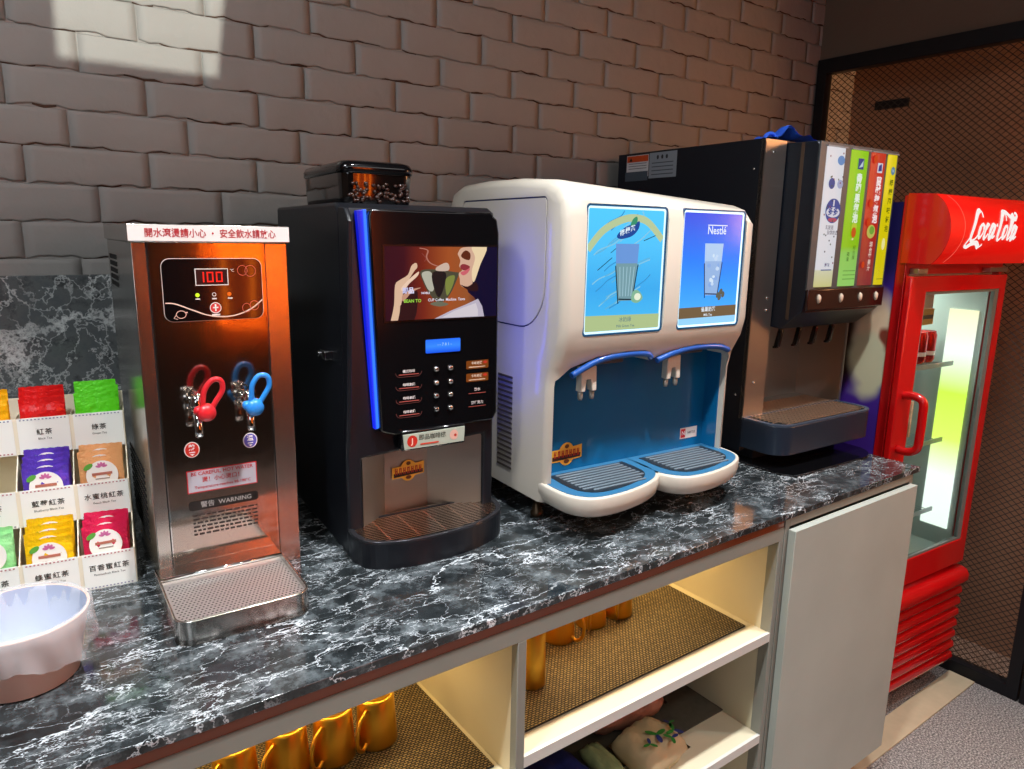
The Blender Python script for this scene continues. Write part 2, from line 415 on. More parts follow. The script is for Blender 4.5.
# ---------------------------------------------------------------- counter and cabinets
tag(G().box(-3.4, 0.03, -0.005, YW-0.03, Z0-0.016, Z0).out('worktop', None, M_mar, bevel=.0015),
    'long black marble worktop with white veins under all the drink machines', 'worktop')
M_lam = mat('grey_laminate', '86867c', 0.5, noise=(7, .12))
M_lam_in = mat('cream_laminate', 'cbc2a6', 0.6, noise=(7, .08))
M_olive = mat('olive_rail', '5a4e36', 0.25, coat=.3)
M_edge = mat('white_edging', 'c9c9c2', 0.45)
c = thing('open_shelf_cabinet', 'grey open shelf cabinet with warm lit niches holding gold mugs, under the worktop', 'cabinet', (-3.4, 0, 0))
X = 3.4
G().box(0, X-.645, .003, .03, Z0-.038, Z0-.0165).out('recessed_rail', c, mat('neon_tinted_rail', '7c4022', .22, coat=.4))  # orange reflection of the neon is painted into the rail's brown
g = G()
g.box(0, X-.645, 0, .02, Z0-.071, Z0-.038)                    # top rail
g.box(X-.663, X-.645, 0, .03, .12, Z0-.071)                     # right stile
g.box(X-1.463, X-1.443, 0, .02, .12, Z0-.071)                   # middle stile
g.out('face_frame', c, M_lam, bevel=.0012)
g = G(); g.box(0, X-.645, .02, .6, Z0-.060, Z0-.045); g.box(0, X-.663, .58, .6, .12, Z0-.060)
g.out('back_and_top', c, M_lam_in)
for x0, x1 in ((X-.662, X-.646), (X-1.462, X-1.444), (X-2.45, X-2.432)):
    G().box(x0, x1, .02, .58, .12, Z0-.060).out('partition', c, M_lam_in)
for (a, b) in ((X-1.443, X-.663), (X-2.432, X-1.463)):
    for z in ((.74, .445) if b > X-1 else (.697, .445)):
        s = G().box(a, b, .008, .58, z-.022, z).out('shelf', c, M_lam_in, bevel=.0008)
        G().box(a, b, 0.0, .0085, z-.023, z+.001).out('front_edging', s, M_edge)
    G().box(a, b, .02, .58, .12, .142).out('bottom_panel', c, M_lam_in)
G().box(0, X-.645, .06, .08, 0, .12).out('toe_kick', c, M_olive)
# led strips that light the niches
for a, b in ((-1.43, -.68), (-2.42, -1.48)):
    G().box(X+a, X+b, .3, .312, Z0-.067, Z0-.061).out('led_strip', c, glow('ffd890', 6))
    light('shelf_led_light', 'AREA', ((a+b)/2, .306, Z0-.069), ((a+b)/2, .306, 0), 2.6, 'ffd894', size=b-a, size_y=.012)
for dz in (0,):      # small clip on the partition wall
    g = G(); g.tube([(X-1.463, .19, .945), (X-1.475, .185, .94), (X-1.482, .175, .946)], .004); g.tube([(X-1.463, .16, .95), (X-1.477, .155, .942), (X-1.483, .145, .938)], .004)
    g.box(X-1.468, X-1.463, .14, .2, .94, .955)
    g.out('cable_clip', c, mat('brass_clip', '9a7a35', .35, .8))

c = thing('door_cabinet', 'plain grey cabinet with one tall concrete-look door at the counter end', 'cabinet', (-.642, 0, 0))
g = G(); g.box(0, .018, 0.0, .9, .12, Z0-.0165); g.box(.624, .642, 0.0, .9, .12, Z0-.0165); g.box(0.018, .624, 0, .02, Z0-.04, Z0-.0165); g.box(.018, .624, .88, .9, .12, Z0-.0165); g.box(.018, .624, 0.01, .88, .12, .138)
g.out('body', c, M_lam, bevel=.001)
M_door = mat('concrete_laminate', 'a3a9a0', 0.5, noise=(4, .16))
G().box(.012, .630, -.022, -.002, .136, Z0-.045).out('door', c, M_door, bevel=.001)
G().box(0.012, .62, .05, .07, 0, .12).out('toe_kick', c, mat('raw_board', 'a8814f', .7, noise=(15, .2)))

# woven mats
M_mat = mat('woven_mat', '8a7448', .6)
N, L = nodes(M_mat); tc = N.new('ShaderNodeTexCoord'); mp = N.new('ShaderNodeMapping'); mp.inputs['Scale'].default_value = (1, 1, 1)
L.new(tc.outputs['Object'], mp.inputs['Vector'])
ch = N.new('ShaderNodeTexBrick'); ch.inputs['Scale'].default_value = 1; ch.inputs['Brick Width'].default_value = .010; ch.inputs['Row Height'].default_value = .0055
ch.inputs['Mortar Size'].default_value = .0017; ch.inputs['Color1'].default_value = lin('a89266'); ch.inputs['Color2'].default_value = lin('7c6a46'); ch.inputs['Mortar'].default_value = lin('1d160d')
L.new(mp.outputs['Vector'], ch.inputs['Vector']); L.new(ch.outputs['Color'], N['Principled BSDF'].inputs['Base Color'])
bp = N.new('ShaderNodeBump'); bp.inputs['Strength'].default_value = .6; bp.inputs['Distance'].default_value = .002; L.new(ch.outputs['Fac'], bp.inputs['Height']); bp.invert = True; L.new(bp.outputs['Normal'], N['Principled BSDF'].inputs['Normal'])
tag(G().box(-.36, .36, -.22, .22, 0, .004).out('shelf_mat', None, M_mat, loc=(-1.05, .275, .7405)), 'brown woven mat on the upper right niche shelf under the tall gold cup', 'mat')
tag(G().box(-.44, .44, -.22, .22, 0, .004).out('shelf_mat', None, M_mat, loc=(-1.915, .275, .6975)), 'brown woven mat on the left niche shelf under a row of gold mugs', 'mat')
tag(G().box(-.30, .30, -.22, .22, 0, .003).out('shelf_mat', None, mat('dull_mat', '4e4a3e', .7, noise=(60, .3)), loc=(-.93, .340, .4465)), 'dark flat mat on the lower shelf beneath the food packets', 'mat')

M_gold = mat('gold_metal', 'e2ad3c', .38, 1.0, bump=(40, .04))
def mug(x, y, label, group=None, z=.7446, r=.0405, h=.10, ang=PI, taper=.86, handle=True):
    t = thing('gold_mug' if handle else 'gold_cup', label, 'mug' if handle else 'cup', (x, y, z), 0, group)
    G().lathe([(r-.002, 0.0), (r, .001), (r*.99, .006), (r*taper, h*.93), (r*taper-.003, h*.97), (r*taper-.009, h*.985), (r*taper-.010, h*.965), (.001, h*.962)], n=36).out('cup_body', t, M_gold)
    if handle:
        c_, s_ = math.cos(ang), math.sin(ang)
        P = [(r*.95, .016), (r+.012, .010), (r+.028, .024), (r+.032, .050), (r+.022, .078), (r*.87, h*.82)]
        G().tube([(c_*a, s_*a, b) for a, b in spline(P, 5)], .0042, 8).out('handle', t, M_gold)
    return t
gm = 'gold mugs stood upside down in the niches'
for k, (x, lb) in enumerate([(-1.672, 'rightmost gold mug of the left niche, upside down, handle to the left'),
                             (-1.762, 'second gold mug from the right in the left niche row'),
                             (-1.853, 'third gold mug from the right in the left niche row'),
                             (-1.948, 'leftmost gold mug, half cut by the bottom edge of the photo')]):
    mug(x+.042, .256+.004*k, lb, gm, z=.7017, r=.0425, h=.106, ang=PI*1.2)
mug(-1.292, .178, 'tall slim gold cup at the left end of the right niche', None, r=.033, h=.150, handle=False, taper=.9)
mug(-1.222, .265, 'slim gold cup standing just behind the tall gold cup', None, r=.028, h=.150, handle=False, taper=.9)
mug(-1.125, .285, 'gold mug right of the tall gold cup, handle facing the front', gm, ang=-PI/2+.3)
mug(-1.012, .292, 'middle gold mug in the right niche, handle to the left', gm, ang=PI*1.25)
mug(-.920, .290, 'rightmost gold mug in the right niche, handle to the left', gm, ang=PI*1.25)

# packets on the lower shelf
def pouch(name, label, cat, x, y, z, w, d, h, rz, tilt, mt, seed, extra=None):
    t = thing(name, label, cat, (x, y, z), rz); R = random.Random(seed); g = G(); nx, ny = 14, 10; secs = []
    for side in (1, -1):
        vs = []; 
        for j in range(ny+1):
            for i in range(nx+1):
                u, v = i/nx*2-1, j/ny*2-1
                k = (max(0, (1-u**4))*max(0, (1-v**4)))**.5
                zz_ = side*h/2*k*(1+.12*math.sin(u*7+seed)*math.cos(v*5+seed*2)) + .004*math.sin(u*13+v*9+seed)*k
                vs.append((u*w/2*(1-.05*abs(v)), v*d/2*(1-.06*abs(u)), zz_+h/2))
        fs = [[j*(nx+1)+i, j*(nx+1)+i+1, (j+1)*(nx+1)+i+1, (j+1)*(nx+1)+i] for j in range(ny) for i in range(nx)]
        g.add(vs, fs, mt, True)
    import bmesh
    o = g.out('bag', t); fix_normals(o)
    t.rotation_euler = (math.radians(tilt), 0, math.radians(rz))
    if extra: extra(t, h)
    return t
def leafy(t, h):
    g = G()
    for k, (a, b, s) in enumerate([(0.0, -.02, .03), (.045, -.035, .026), (.02, -.05, .022), (-.04, -.03, .02), (.06, -.012, .016)]):
        for q in range(3):
            rot = q*2.1+k; P = ell(a+math.cos(rot)*s*.5, b+math.sin(rot)*s*.5, s*.5, s*.22, 12, rot)
            g.add([(p[0], p[1], h*1.06-.35*abs(p[1])*h/.06*0.0+.002) for p in P], [list(range(12))], ink('2f7a2c' if q < 2 else '27306e'))
    g.out('leaf_print', t)
pouch('blue_packet', 'dark blue printed packet lying on the lower shelf at the left', 'packet', -1.215, .185, .4465, .15, .20, .045, 8, 0, mat('navy_foil', '1d2560', .3, noise=(70, .6)), 3)
pouch('green_packet', 'olive and white leafy packet between the blue packet and the beige pouch', 'packet', -1.100, .120, .4465, .06, .17, .05, -6, 0, mat('olive_film', '8a9468', .4, noise=(30, .5)), 11)
pouch('paper_pouch', 'beige pouch with green leaf print on the lower shelf front', 'packet', -.975, .100, .4465, .165, .14, .080, 5, 0, mat('beige_paper', 'b6a27c', .7, noise=(9, .1), bump=(20, .3)), 5, leafy)
pouch('clear_packet', 'pinkish crumpled snack packet behind the beige pouch on the lower shelf', 'packet', -.93, .262, .4505, .24, .15, .100, -6, 0, mat('pink_film', 'c08a74', .35, noise=(25, .6), bump=(30, .5)), 8)

# ---------------------------------------------------------------- shared finishes
M_st = steel('brushed_steel', 'c2bdb6', .21, (240, 240, 3), .02, .03)
M_stp = steel('brushed_steel_panel', 'b4a89e', .10, (200, 200, 2), .015, .07)
M_chrome = mat('chrome', 'd8d8d6', .08, 1.0)
M_gb = mat('gloss_black', '0a0a0c', .12, coat=.6)
M_sb = mat('satin_black', '101319', .35, bump=(220, .03))
M_ghost = mat('dark_hole', '060606', .8)
M_white = mat('cream_plastic', 'cec7b8', .28, coat=.35)
def badge(parent, x, y, z, w, name='badge_sticker'):
    """small gold badge: round centre behind a banner"""
    g = G(); h = w*.62; e = .0004
    g.flat(ell(x, z, w*.26, h*.5, 28), 'y', y, ink('e9b23c'))
    g.flat([(x-w*.5, z-h*.30), (x-w*.12, z-h*.30), (x+w*.12, z-h*.30), (x+w*.5, z-h*.24), (x+w*.5, z+h*.34), (x, z+h*.25), (x-w*.5, z+h*.22)], 'y', y-e, ink('e9b23c'))
    g.flat([(x-w*.46, z-h*.25), (x+w*.46, z-h*.20), (x+w*.46, z-.02*h), (x-w*.46, z-.06*h)], 'y', y-2*e, ink('31170d'))
    for i in range(7):      # blocky lettering strokes
        xx = x-w*.38+i*w*.125
        g.box(xx-w*.036, xx-w*.012, y-4*e, y-3*e, z-h*.12, z+h*.18, ink('b32a1a')); g.box(xx+w*.012, xx+w*.036, y-4*e, y-3*e, z-h*.12, z+h*.18, ink('b32a1a'))
        g.box(xx-w*.036, xx+w*.036, y-4*e, y-3*e, z+h*(.02+.1*(i % 2)), z+h*(.07+.1*(i % 2)), ink('b32a1a'))
    g.flat(ell(x, z+h*.34, w*.07, h*.09, 14), 'y', y-3*e, ink('6a3a12'))
    g.flat(ell(x, z-h*.32, w*.09, h*.09, 14), 'y', y-3*e, ink('6a3a12'))
    return g.out(name, parent, norm=False)

# ---------------------------------------------------------------- hot water dispenser
W = thing('hot_water_dispenser', 'brushed steel hot water dispenser with red and blue tap levers and a drip tray', 'water dispenser', (-1.979, .422, Z0), -2)
g = G(); g.box(0, .262, 0, .40, 0, .637)
g.out('body', W, M_st, bevel=.0015)
g = G(); g.box(-.004, .266, -.006, .404, .637, .668); g.out('top_cap', W, M_st, bevel=.002)
g = G(); g.flat([(-.0035, .6395), (.2655, .6395), (.2655, .6665), (-.0035, .6665)], 'y', -.0068, ink('ece9e4', .3))
g.text('開水滾燙請小心 ・ 安全飲水請放心', (.131, -.0074, .652), (1, 0, 0), (0, 0, 1), .0164, ink('b3202c'), bold=.012, sx=.86)
g.out('warning_strip', W, norm=False)
g = G(); g.box(.0245, .0265, -.0012, 0, .017, .636, M_chrome); g.box(.218, .220, -.0012, 0, .017, .636, M_chrome)
g.box(.0225, .0245, -.0004, 0, .017, .636, M_ghost); g.box(.220, .222, -.0004, 0, .017, .636, M_ghost)
g.out('front_seams', W)
g = G(); g.box(.027, .2175, -.0012, -.0002, .02, .636); g.out('front_panel', W, M_stp)
g = G()   # vent holes on the left side
for i in range(5):
    for j in range(5): g.box(-.0012, -.0002, .24+i*.026, .256+i*.026, .545+j*.0135, .554+j*.0135)
g.out('upper_side_vent', W, M_ghost); g = G()
for i in range(16):
    for j in range(12): g.box(-.0012, -.0002, .10+i*.014, .106+i*.014, .06+j*.013, .066+j*.013)
g.out('lower_side_vent', W, M_ghost)
P = rrect(.044, .212, .5, .609, .014)
g = G(); g.prism(P, 'y', -.0042, -.001, mat('display_black', '0b0809', .1, coat=.5))
g.ring(rrect(.0432, .2128, .4992, .6098, .0148), P, 'y', -.0036, -.001, ink('d8c8c0'))
d = g.out('display_panel', W)
e = -.0048
g = G(); g.ring([(.097, .562), (.153, .562), (.153, .592), (.097, .592)], [(.0985, .5635), (.1515, .5635), (.1515, .5905), (.0985, .5905)], 'y', e-.0004, e, ink('d8d0c8'))
g.flat([(.0985, .5635), (.1515, .5635), (.1515, .5905), (.0985, .5905)], 'y', e, ink('2a0606'))
red = glow('ff2a20', 1.3)
def seg(x, z, w, h, on):
    t_ = .0022
    S = {'a': (x, x+w, z+h-t_, z+h), 'g': (x, x+w, z+h/2-t_/2, z+h/2+t_/2), 'd': (x, x+w, z, z+t_), 'f': (x, x+t_, z+h/2, z+h), 'b': (x+w-t_, x+w, z+h/2, z+h), 'e': (x, x+t_, z, z+h/2), 'c': (x+w-t_, x+w, z, z+h/2)}
    for k in on: a = S[k]; g.box(a[0], a[1], e-.0012, e-.0006, a[2], a[3], red)
seg(.103, .568, .009, .018, 'bc'); seg(.1165, .568, .011, .018, 'abcdef'); seg(.132, .568, .011, .018, 'abcdef')
g.out('digit_readout', d)
g = G()
g.flat(ell(.099, .5455, .0036, .0036, 18), 'y', e, glow('d8ff30', 1.2)); g.ring(ell(.127, .546, .0036, .0036, 18), ell(.127, .546, .0024, .0024, 18), 'y', e-.0002, e, ink('d0c0b8'))
g.flat(ell(.153, .546, .0036, .0036, 18), 'y', e, glow('ff7020', 1.0))
g.flat(ell(.128, .522, .0095, .0095, 26), 'y', e, ink('c8302a')); g.ring(ell(.128, .522, .0098, .0098, 26), ell(.128, .522, .0086, .0086, 26), 'y', e-.0004, e, ink('e8d8d0'))
g.box(.1235, .1325, e-.0008, e-.0004, .5212, .5236, ink('f0e8e0')); g.box(.1268, .1292, e-.0008, e-.0004, .516, .5285, ink('f0e8e0'))
for x, z in ((.099, .5385), (.127, .5385), (.154, .5385)): g.box(x-.004, x+.004, e-.0004, e, z-.0012, z+.0012, ink('d8ccc4'))
g.text('°C', (.160, e, .588), (1, 0, 0), (0, 0, 1), .007, ink('e0d4cc'))
g.box(.121, .135, e-.0004, e, .508, .511, ink('d8ccc4'))
f2 = lambda u, v: (u, e-.0003, v)
g.stroke(spline([(.046, .533), (.062, .531), (.09, .519), (.115, .509), (.14, .5055), (.165, .508), (.19, .518), (.211, .534)], 6), .0022, f2, ink('ddb9a6'))
for cx, cz, r_ in ((.178, .588, .0085), (.192, .587, .0095), (.182, .520, .0075), (.196, .524, .008)): g.stroke(ell(cx, cz, r_, r_*1.05, 20)+[ell(cx, cz, r_, r_*1.05, 20)[0]], .001, f2, ink('c05a48'))
P = spline([(.062, .512), (.066, .518), (.074, .518), (.078, .513), (.075, .507), (.067, .506)], 4, True); g.stroke(P+[P[0]], .0012, f2, ink('d8a898'))
g.stroke([(.076, .515), (.081, .516)], .002, f2, ink('e0b8a8')); g.stroke([(.062, .512), (.058, .506), (.064, .504)], .0012, f2, ink('d8a898'))
g.out('panel_print', d, norm=False)
def tap(x, colr, name, s=1):
    g = G(); y0 = -.0012
    g.lathe([(.001, y0), (.012, y0), (.012, y0-.004), (.0085, y0-.006), (.0085, y0-.028), (.0105, y0-.034), (.0115, y0-.045), (.0095, y0-.055), (.001, y0-.057)], (x, 0, .352), 24, 'y')
    g.lathe([(.001, 0), (.0125, 0), (.0135, .006), (.011, .012), (.0105, .02), (.001, .022)], (x, y0-.045, .352), 24, 'z')
    g.lathe([(.001, -.012), (.0075, -.012), (.0075, -.045), (.0068, -.054), (.0055, -.054), (.0055, -.046), (.001, -.046)], (x, y0-.045, .352), 20, 'z')
    g.tube([(x, y0-.03, .362), (x+.006, y0-.028, .372), (x+.014, y0-.030, .366)], .0028, 8)
    tp = g.out('tap', W, M_chrome)
    mt = mat(name, colr, .3, coat=.4)
    g = G(); cx, cz = x+.012*s, .356
    yy = y0-.058
    P = spline([(cx-.007, yy, cz-.008), (cx-.005, yy-.002, cz+.010), (cx-.004+.003*s, yy-.004, cz+.030), (cx+.006+.006*s, yy-.006, cz+.046), (cx+.022+.004*s, yy-.006, cz+.044), (cx+.026+.002*s, yy-.004, cz+.026), (cx+.016, yy-.002, cz+.006), (cx+.008, yy, cz-.008)], 5)
    g.tube(P, .0048, 10)
    g.lathe([(.001, yy+.012), (.013, yy+.010), (.0165, yy+.002), (.015, yy-.008), (.008, yy-.012), (.001, yy-.013)], (cx, 0, cz-.012), 24, 'y')
    g.lathe([(.001, yy+.012), (.008, yy+.010), (.009, yy-.002), (.001, yy-.006)], (cx-.012, 0, cz-.008), 16, 'y')
    h_ = g.out('lever', tp, mt); h_['label'] = ('red' if s else 'blue')+' looped tap lever'
tap(.078, 'd0242c', 'red_lever', 1); tap(.168, '2c86d8', 'blue_lever', 0.4)
def round_sticker(x, z, c1, ch, nm):
    g = G(); r_ = .0125
    g.flat(ell(x, z, r_*1.06, r_*1.2), 'y', -.0018, ink('f0e6e2')); g.flat(ell(x, z, r_*.93, r_*1.07), 'y', -.0022, ink(c1))
    g.text(ch, (x, -.0026, z+.004), (1, 0, 0), (0, 0, 1), .012, ink('f4ecec'), bold=.02)
    g.box(x-.005, x+.005, -.003, -.0024, z-.0055, z-.004, ink('f4ecec')); g.flat([(x-.004, z-.008), (x+.004, z-.008), (x, z-.0115)], 'y', -.0026, ink('f4ecec'))
    g.out('round_sticker', W, norm=False)['label'] = nm
round_sticker(.071, .263, 'd8301e', '熱', 'red round hot sticker'); round_sticker(.175, .266, '5a50a8', '溫', 'violet round warm sticker')
g = G(); a = (.058, .184, .179, .223)
g.flat([(a[0], a[2]), (a[1], a[2]), (a[1], a[3]), (a[0], a[3])], 'y', -.0018, ink('b8242c'))
g.flat([(a[0]+.002, a[2]+.002), (a[1]-.002, a[2]+.002), (a[1]-.002, a[3]-.002), (a[0]+.002, a[3]-.002)], 'y', -.0022, ink('a8a4ac'))
g.text('BE CAREFUL, HOT WATER', (.121, -.0026, .2155), (1, 0, 0), (0, 0, 1), .0098, ink('a81820'), bold=.02, sx=.96)
g.text('燙！小心燙口！', (.121, -.0026, .2025), (1, 0, 0), (0, 0, 1), .0105, ink('a81820'), bold=.01)
g.text('Temperature reaches 98-100°C', (.121, -.0026, .189), (1, 0, 0), (0, 0, 1), .0078, ink('a81820'), bold=.01)
g.out('caution_sticker', W, norm=False)
g = G(); g.flat(rrect(.058, .184, .145, .163, .006), 'y', -.0018, ink('17120f'))
g.text('警告  WARNING', (.125, -.0023, .154), (1, 0, 0), (0, 0, 1), .0125, ink('9a9490'), bold=.01)
for k in range(6):
    x = .064
    while x < .178:
        w = rnd.uniform(.004, .012); g.box(x, min(x+w, .181), -.0021, -.0017, .133-k*.0075, .1362-k*.0075, ink('2c2220')); x += w+.003
g.out('warning_sticker', W, norm=False)
# drip tray
O = rrect(-.008, .212, -.227, .0, [.03, .03, .002, .002], 8); I = rrect(-.004, .208, -.223, -.05, [.026, .026, .002, .002], 8)
g = G(); g.ring(O, I, 'z', 0, .044); g.prism([(a_, b_) for a_, b_ in O], 'z', 0, .012); g.prism(rrect(-.005, .209, -.052, -.001, .002), 'z', .012, .040)
tr = g.out('drip_tray', W, M_st, bevel=.0012)
g = G(); g.tube([(-.005, -.052, .044), (.209, -.052, .044)], .0032, 10); g.out('tray_rod', tr, M_chrome)
g = G(); g.prism(I, 'z', .030, .034); pl = g.out('drip_plate', tr, steel('plate_steel', 'e2dedb', .42, (3, 200, 3), .04))
g = G()
for i in range(30):
    for j in range(20):
        x = .003+i*.0068+(.0034 if j % 2 else 0); y = -.215+j*.0078
        if x < .204 and not (y < -.200 and (x < .012 or x > .192)): g.flat(ell(x, y, .0018, .0018, 6), 'z', .0343)
h_ = g.out('plate_holes', tr, M_ghost, norm=False)

# ---------------------------------------------------------------- coffee machine
K = thing('coffee_machine', 'black bean-to-cup coffee machine with a blue light strip, picture screen and bean hopper', 'coffee machine', (-1.631, .368, Z0), -4.5)
fr = [(0.0, 0), (.47, 0), (.47, .715), (.03, .715), (.008, .705), (0, .68)]
g = G(); g.prism([(a, b) for a, b in fr], 'x', 0, .342); body = g.out('body', K, M_sb, bevel=0)
cut = G().prism([(.034, .052), (.318, .052), (.318, .222), (.034, .205)], 'y', -.05, .085).out('cut')
carve(body, [cut]); md = body.modifiers.new('bevel', 'BEVEL'); md.width = .007; md.segments = 3; md.limit_method = 'ANGLE'; md.angle_limit = math.radians(50)
stl = steel('niche_steel', 'b9b2a8', .32, (3, 3, 220), .04)
g = G(); g.prism([(.034, .002), (.10, .05), (.10, .055), (.034, .010)], 'z', .053, .215); g.out('left_niche_panel', K, stl)
g = G(); g.prism([(.1005, .050), (.205, .058), (.205, .063), (.1005, .055)], 'z', .053, .218); g.out('centre_niche_panel', K, stl)
g = G(); g.prism([(.2055, .058), (.318, .012), (.318, .02), (.2055, .063)], 'z', .053, .222); g.out('right_niche_panel', K, stl)
bd = badge(K, .157, .0, .147, .078); bd.location = (0, .0515, 0); bd.rotation_euler = (0, 0, math.radians(4)); bd.location = (.011*0, .0405, 0)
# door with the wedge shaped light strip
g = G(); g.prism([(.004, .20), (.004, .706), (-.030, .704), (-.052, .680), (-.014, .30)], 'x', 0, .010); g.out('side_cheek', K, M_sb, bevel=.002)
g = G(); P = [(.068, .262), (.10, .252), (.33, .258), (.340, .275), (.340, .66), (.335, .690), (.318, .704), (.056, .704), (.052, .69)]
g.prism(P, 'y', -.020, .002); door = g.out('door', K, M_gb, bevel=.004, seg=3)
g = G(); g.prism([(.031, .700), (.050, .703), (.067, .27), (.058, .268)], 'y', -.013, .002); ls = g.out('light_strip', K, None, bevel=.001)
m_ = glow('1030f0', 1.0)
mm = bpy.data.materials.new('blue_strip'); mm.use_nodes = True; N, L = nodes(mm); b = N['Principled BSDF']; b.inputs['Base Color'].default_value = (0, 0, 0.02, 1)
tc = N.new('ShaderNodeTexCoord'); sp = N.new('ShaderNodeSeparateXYZ'); L.new(tc.outputs['Object'], sp.inputs[0])
mad = N.new('ShaderNodeMath'); mad.operation = 'MULTIPLY_ADD'; mad.inputs[1].default_value = .040; L.new(sp.outputs['Z'], mad.inputs[0]); L.new(sp.outputs['X'], mad.inputs[2])
mr = N.new('ShaderNodeMapRange'); mr.inputs['From Min'].default_value = .062; mr.inputs['From Max'].default_value = .080; L.new(mad.outputs[0], mr.inputs['Value'])
r = ramp(N, [(0, '0a14b0'), (.45, '1226e0'), (.62, '2a78ff'), (1, '2468ff')]); L.new(mr.outputs[0], r.inputs['Fac']); L.new(r.outputs['Color'], b.inputs['Emission Color']); b.inputs['Emission Strength'].default_value = 1.3
ls.data.materials.clear(); ls.data.materials.append(mm)
G().box(.3422, .3436, .018, .034, .28, .69).out('side_light_strip', K, glow('3040ff', 9))
# advertising screen
e = -.0206; X0, X1, Zb, Zt = .082, .334, .489, .634
g = G(); g.ring([(X0-.004, Zb-.004), (X1+.002, Zb-.004), (X1+.002, Zt+.004), (X0-.004, Zt+.004)], [(X0, Zb), (X1, Zb), (X1, Zt), (X0, Zt)], 'y', e-.0006, e, ink('140c0c', .2))
def bgmat(name, stops, axis='X', lo=0, hi=1, s=1.0, base=None):
    m = bpy.data.materials.new(name); m.use_nodes = True; N, L = nodes(m); b = N['Principled BSDF']; b.inputs['Base Color'].default_value = (0, 0, 0, 1); b.inputs['Roughness'].default_value = .15
    tc = N.new('ShaderNodeTexCoord'); sp = N.new('ShaderNodeSeparateXYZ'); L.new(tc.outputs['Object'], sp.inputs[0])
    mr = N.new('ShaderNodeMapRange'); mr.inputs['From Min'].default_value = lo; mr.inputs['From Max'].default_value = hi; L.new(sp.outputs[axis], mr.inputs['Value'])
    r = ramp(N, stops); L.new(mr.outputs[0], r.inputs['Fac']); L.new(r.outputs['Color'], b.inputs['Emission Color']); b.inputs['Emission Strength'].default_value = s
    return m
SX = lambda u: X0+u*(X1-X0)
SZ = lambda v: Zt-v*(Zt-Zb)
PP = lambda pts: [(SX(min(1, max(0, u))), SZ(min(1, max(0, v)))) for u, v in pts]
g.flat(PP([(0, 0), (1, 0), (1, 1), (0, 1)]), 'y', e-.0002, bgmat('ad_background', [(0, '1e0c20'), (.16, '3c1420'), (.33, '7c2c1e'), (.55, 'a8542a'), (.72, '9c5830'), (.86, '101030'), (1, '0a0a24')], 'X', X0, X1, .9))
sc_ = g.out('advert_screen', door, norm=False)
q = [-.0209]
def lay(g, P, c, s=1.0): q[0] -= .0001; g.flat(PP(P), 'y', q[0], glow(c, s))
g = G()
lay(g, spline([(.82, 0), (1, 0), (1, 1), (.84, 1), (.80, .75), (.72, .6), (.82, .35)], 4, False), '0c0c2c')
lay(g, spline([(.63, .10), (.66, .02), (.74, -.0), (.88, 0), (.84, .18), (.78, .38), (.76, .56), (.70, .58), (.655, .53), (.65, .45), (.64, .37), (.67, .33), (.645, .27), (.655, .2), (.645, .15)], 3), 'd0a890')
lay(g, spline([(.66, .12), (.70, .05), (.745, .09), (.74, .18), (.69, .17)], 4, True), '5a2818')
lay(g, spline([(.655, .26), (.69, .24), (.745, .28), (.70, .33), (.66, .31)], 4, True), '8a3038')
lay(g, spline([(.655, .36), (.70, .33), (.745, .30), (.72, .37), (.68, .40)], 4, True), 'c8606a')
lay(g, spline([(.76, .0), (.90, .0), (.84, .25), (.78, .50), (.76, .35), (.79, .15)], 4, True), 'e8d0a8')
lay(g, spline([(.655, .53), (.72, .56), (.80, .5), (.82, .62), (.74, .62)], 4, True), '2a1418')
lay(g, [(.42, 1), (.56, .90), (.70, .82), (.82, .74), (.86, .85), (.88, 1)], 'b8b0c0')
lay(g, [(.48, .99), (.60, .90), (.72, .84), (.80, .80), (.82, .9), (.82, .99)], 'd0c8d0')
lay(g, spline([(.30, .33), (.42, .31), (.60, .35), (.64, .37), (.61, .50), (.56, .66), (.50, .76), (.44, .76), (.37, .64), (.32, .48)], 4, True), '4a4838')
lay(g, spline([(.31, .36), (.38, .34), (.42, .45), (.41, .60), (.37, .6), (.33, .48)], 4, True), 'b0b0a0')
lay(g, spline([(.40, .36), (.52, .36), (.50, .58), (.46, .7), (.42, .6)], 4, True), '1c1a1c')
lay(g, spline([(.52, .45), (.60, .40), (.58, .55), (.53, .68)], 4, True), '7a8440')
lay(g, spline([(.38, .79), (.44, .76), (.52, .78), (.54, .81), (.46, .83)], 4, True), '6a6a58')
lay(g, spline([(.44, .28), (.52, .22), (.55, .26), (.54, .33), (.44, .33)], 4, True), 'c8b0a0')
lay(g, spline([(.04, 1), (.07, .78), (.08, .52), (.12, .45), (.19, .38), (.22, .26), (.26, .22), (.27, .28), (.24, .34), (.17, .52), (.15, .6), (.13, .78), (.10, 1)], 3), 'd8b498')
lay(g, spline([(.13, .56), (.2, .44), (.28, .34), (.27, .40), (.20, .50), (.15, .60)], 4, True), 'e8c8b0')
lay(g, spline([(.14, .66), (.22, .58), (.30, .56), (.22, .62), (.15, .74)], 4, True), 'c09078')
lay(g, spline([(.12, .80), (.20, .66), (.27, .62), (.24, 1), (.11, 1)], 4, False), '2a1418')
fz = lambda u, v: (SX(u), q[0]-.0002, SZ(v))
g.stroke(spline([(.29, .02), (.36, .05), (.35, .14), (.38, .22), (.45, .27)], 6), .012*1.0, fz, glow('b87868', .9))
g.stroke(spline([(.31, .09), (.345, .16), (.33, .2)], 6), .008, fz, glow('8a4038', .9))
q[0] -= .0004
for k, (u, c_) in enumerate(((.165, 'c8c8f0'), (.215, 'e0e0ff'))): g.text('即品'[k], (SX(u), q[0], SZ(.60)), (1, 0, 0), (0, 0, 1), .013, glow(c_, 1), bold=.03)
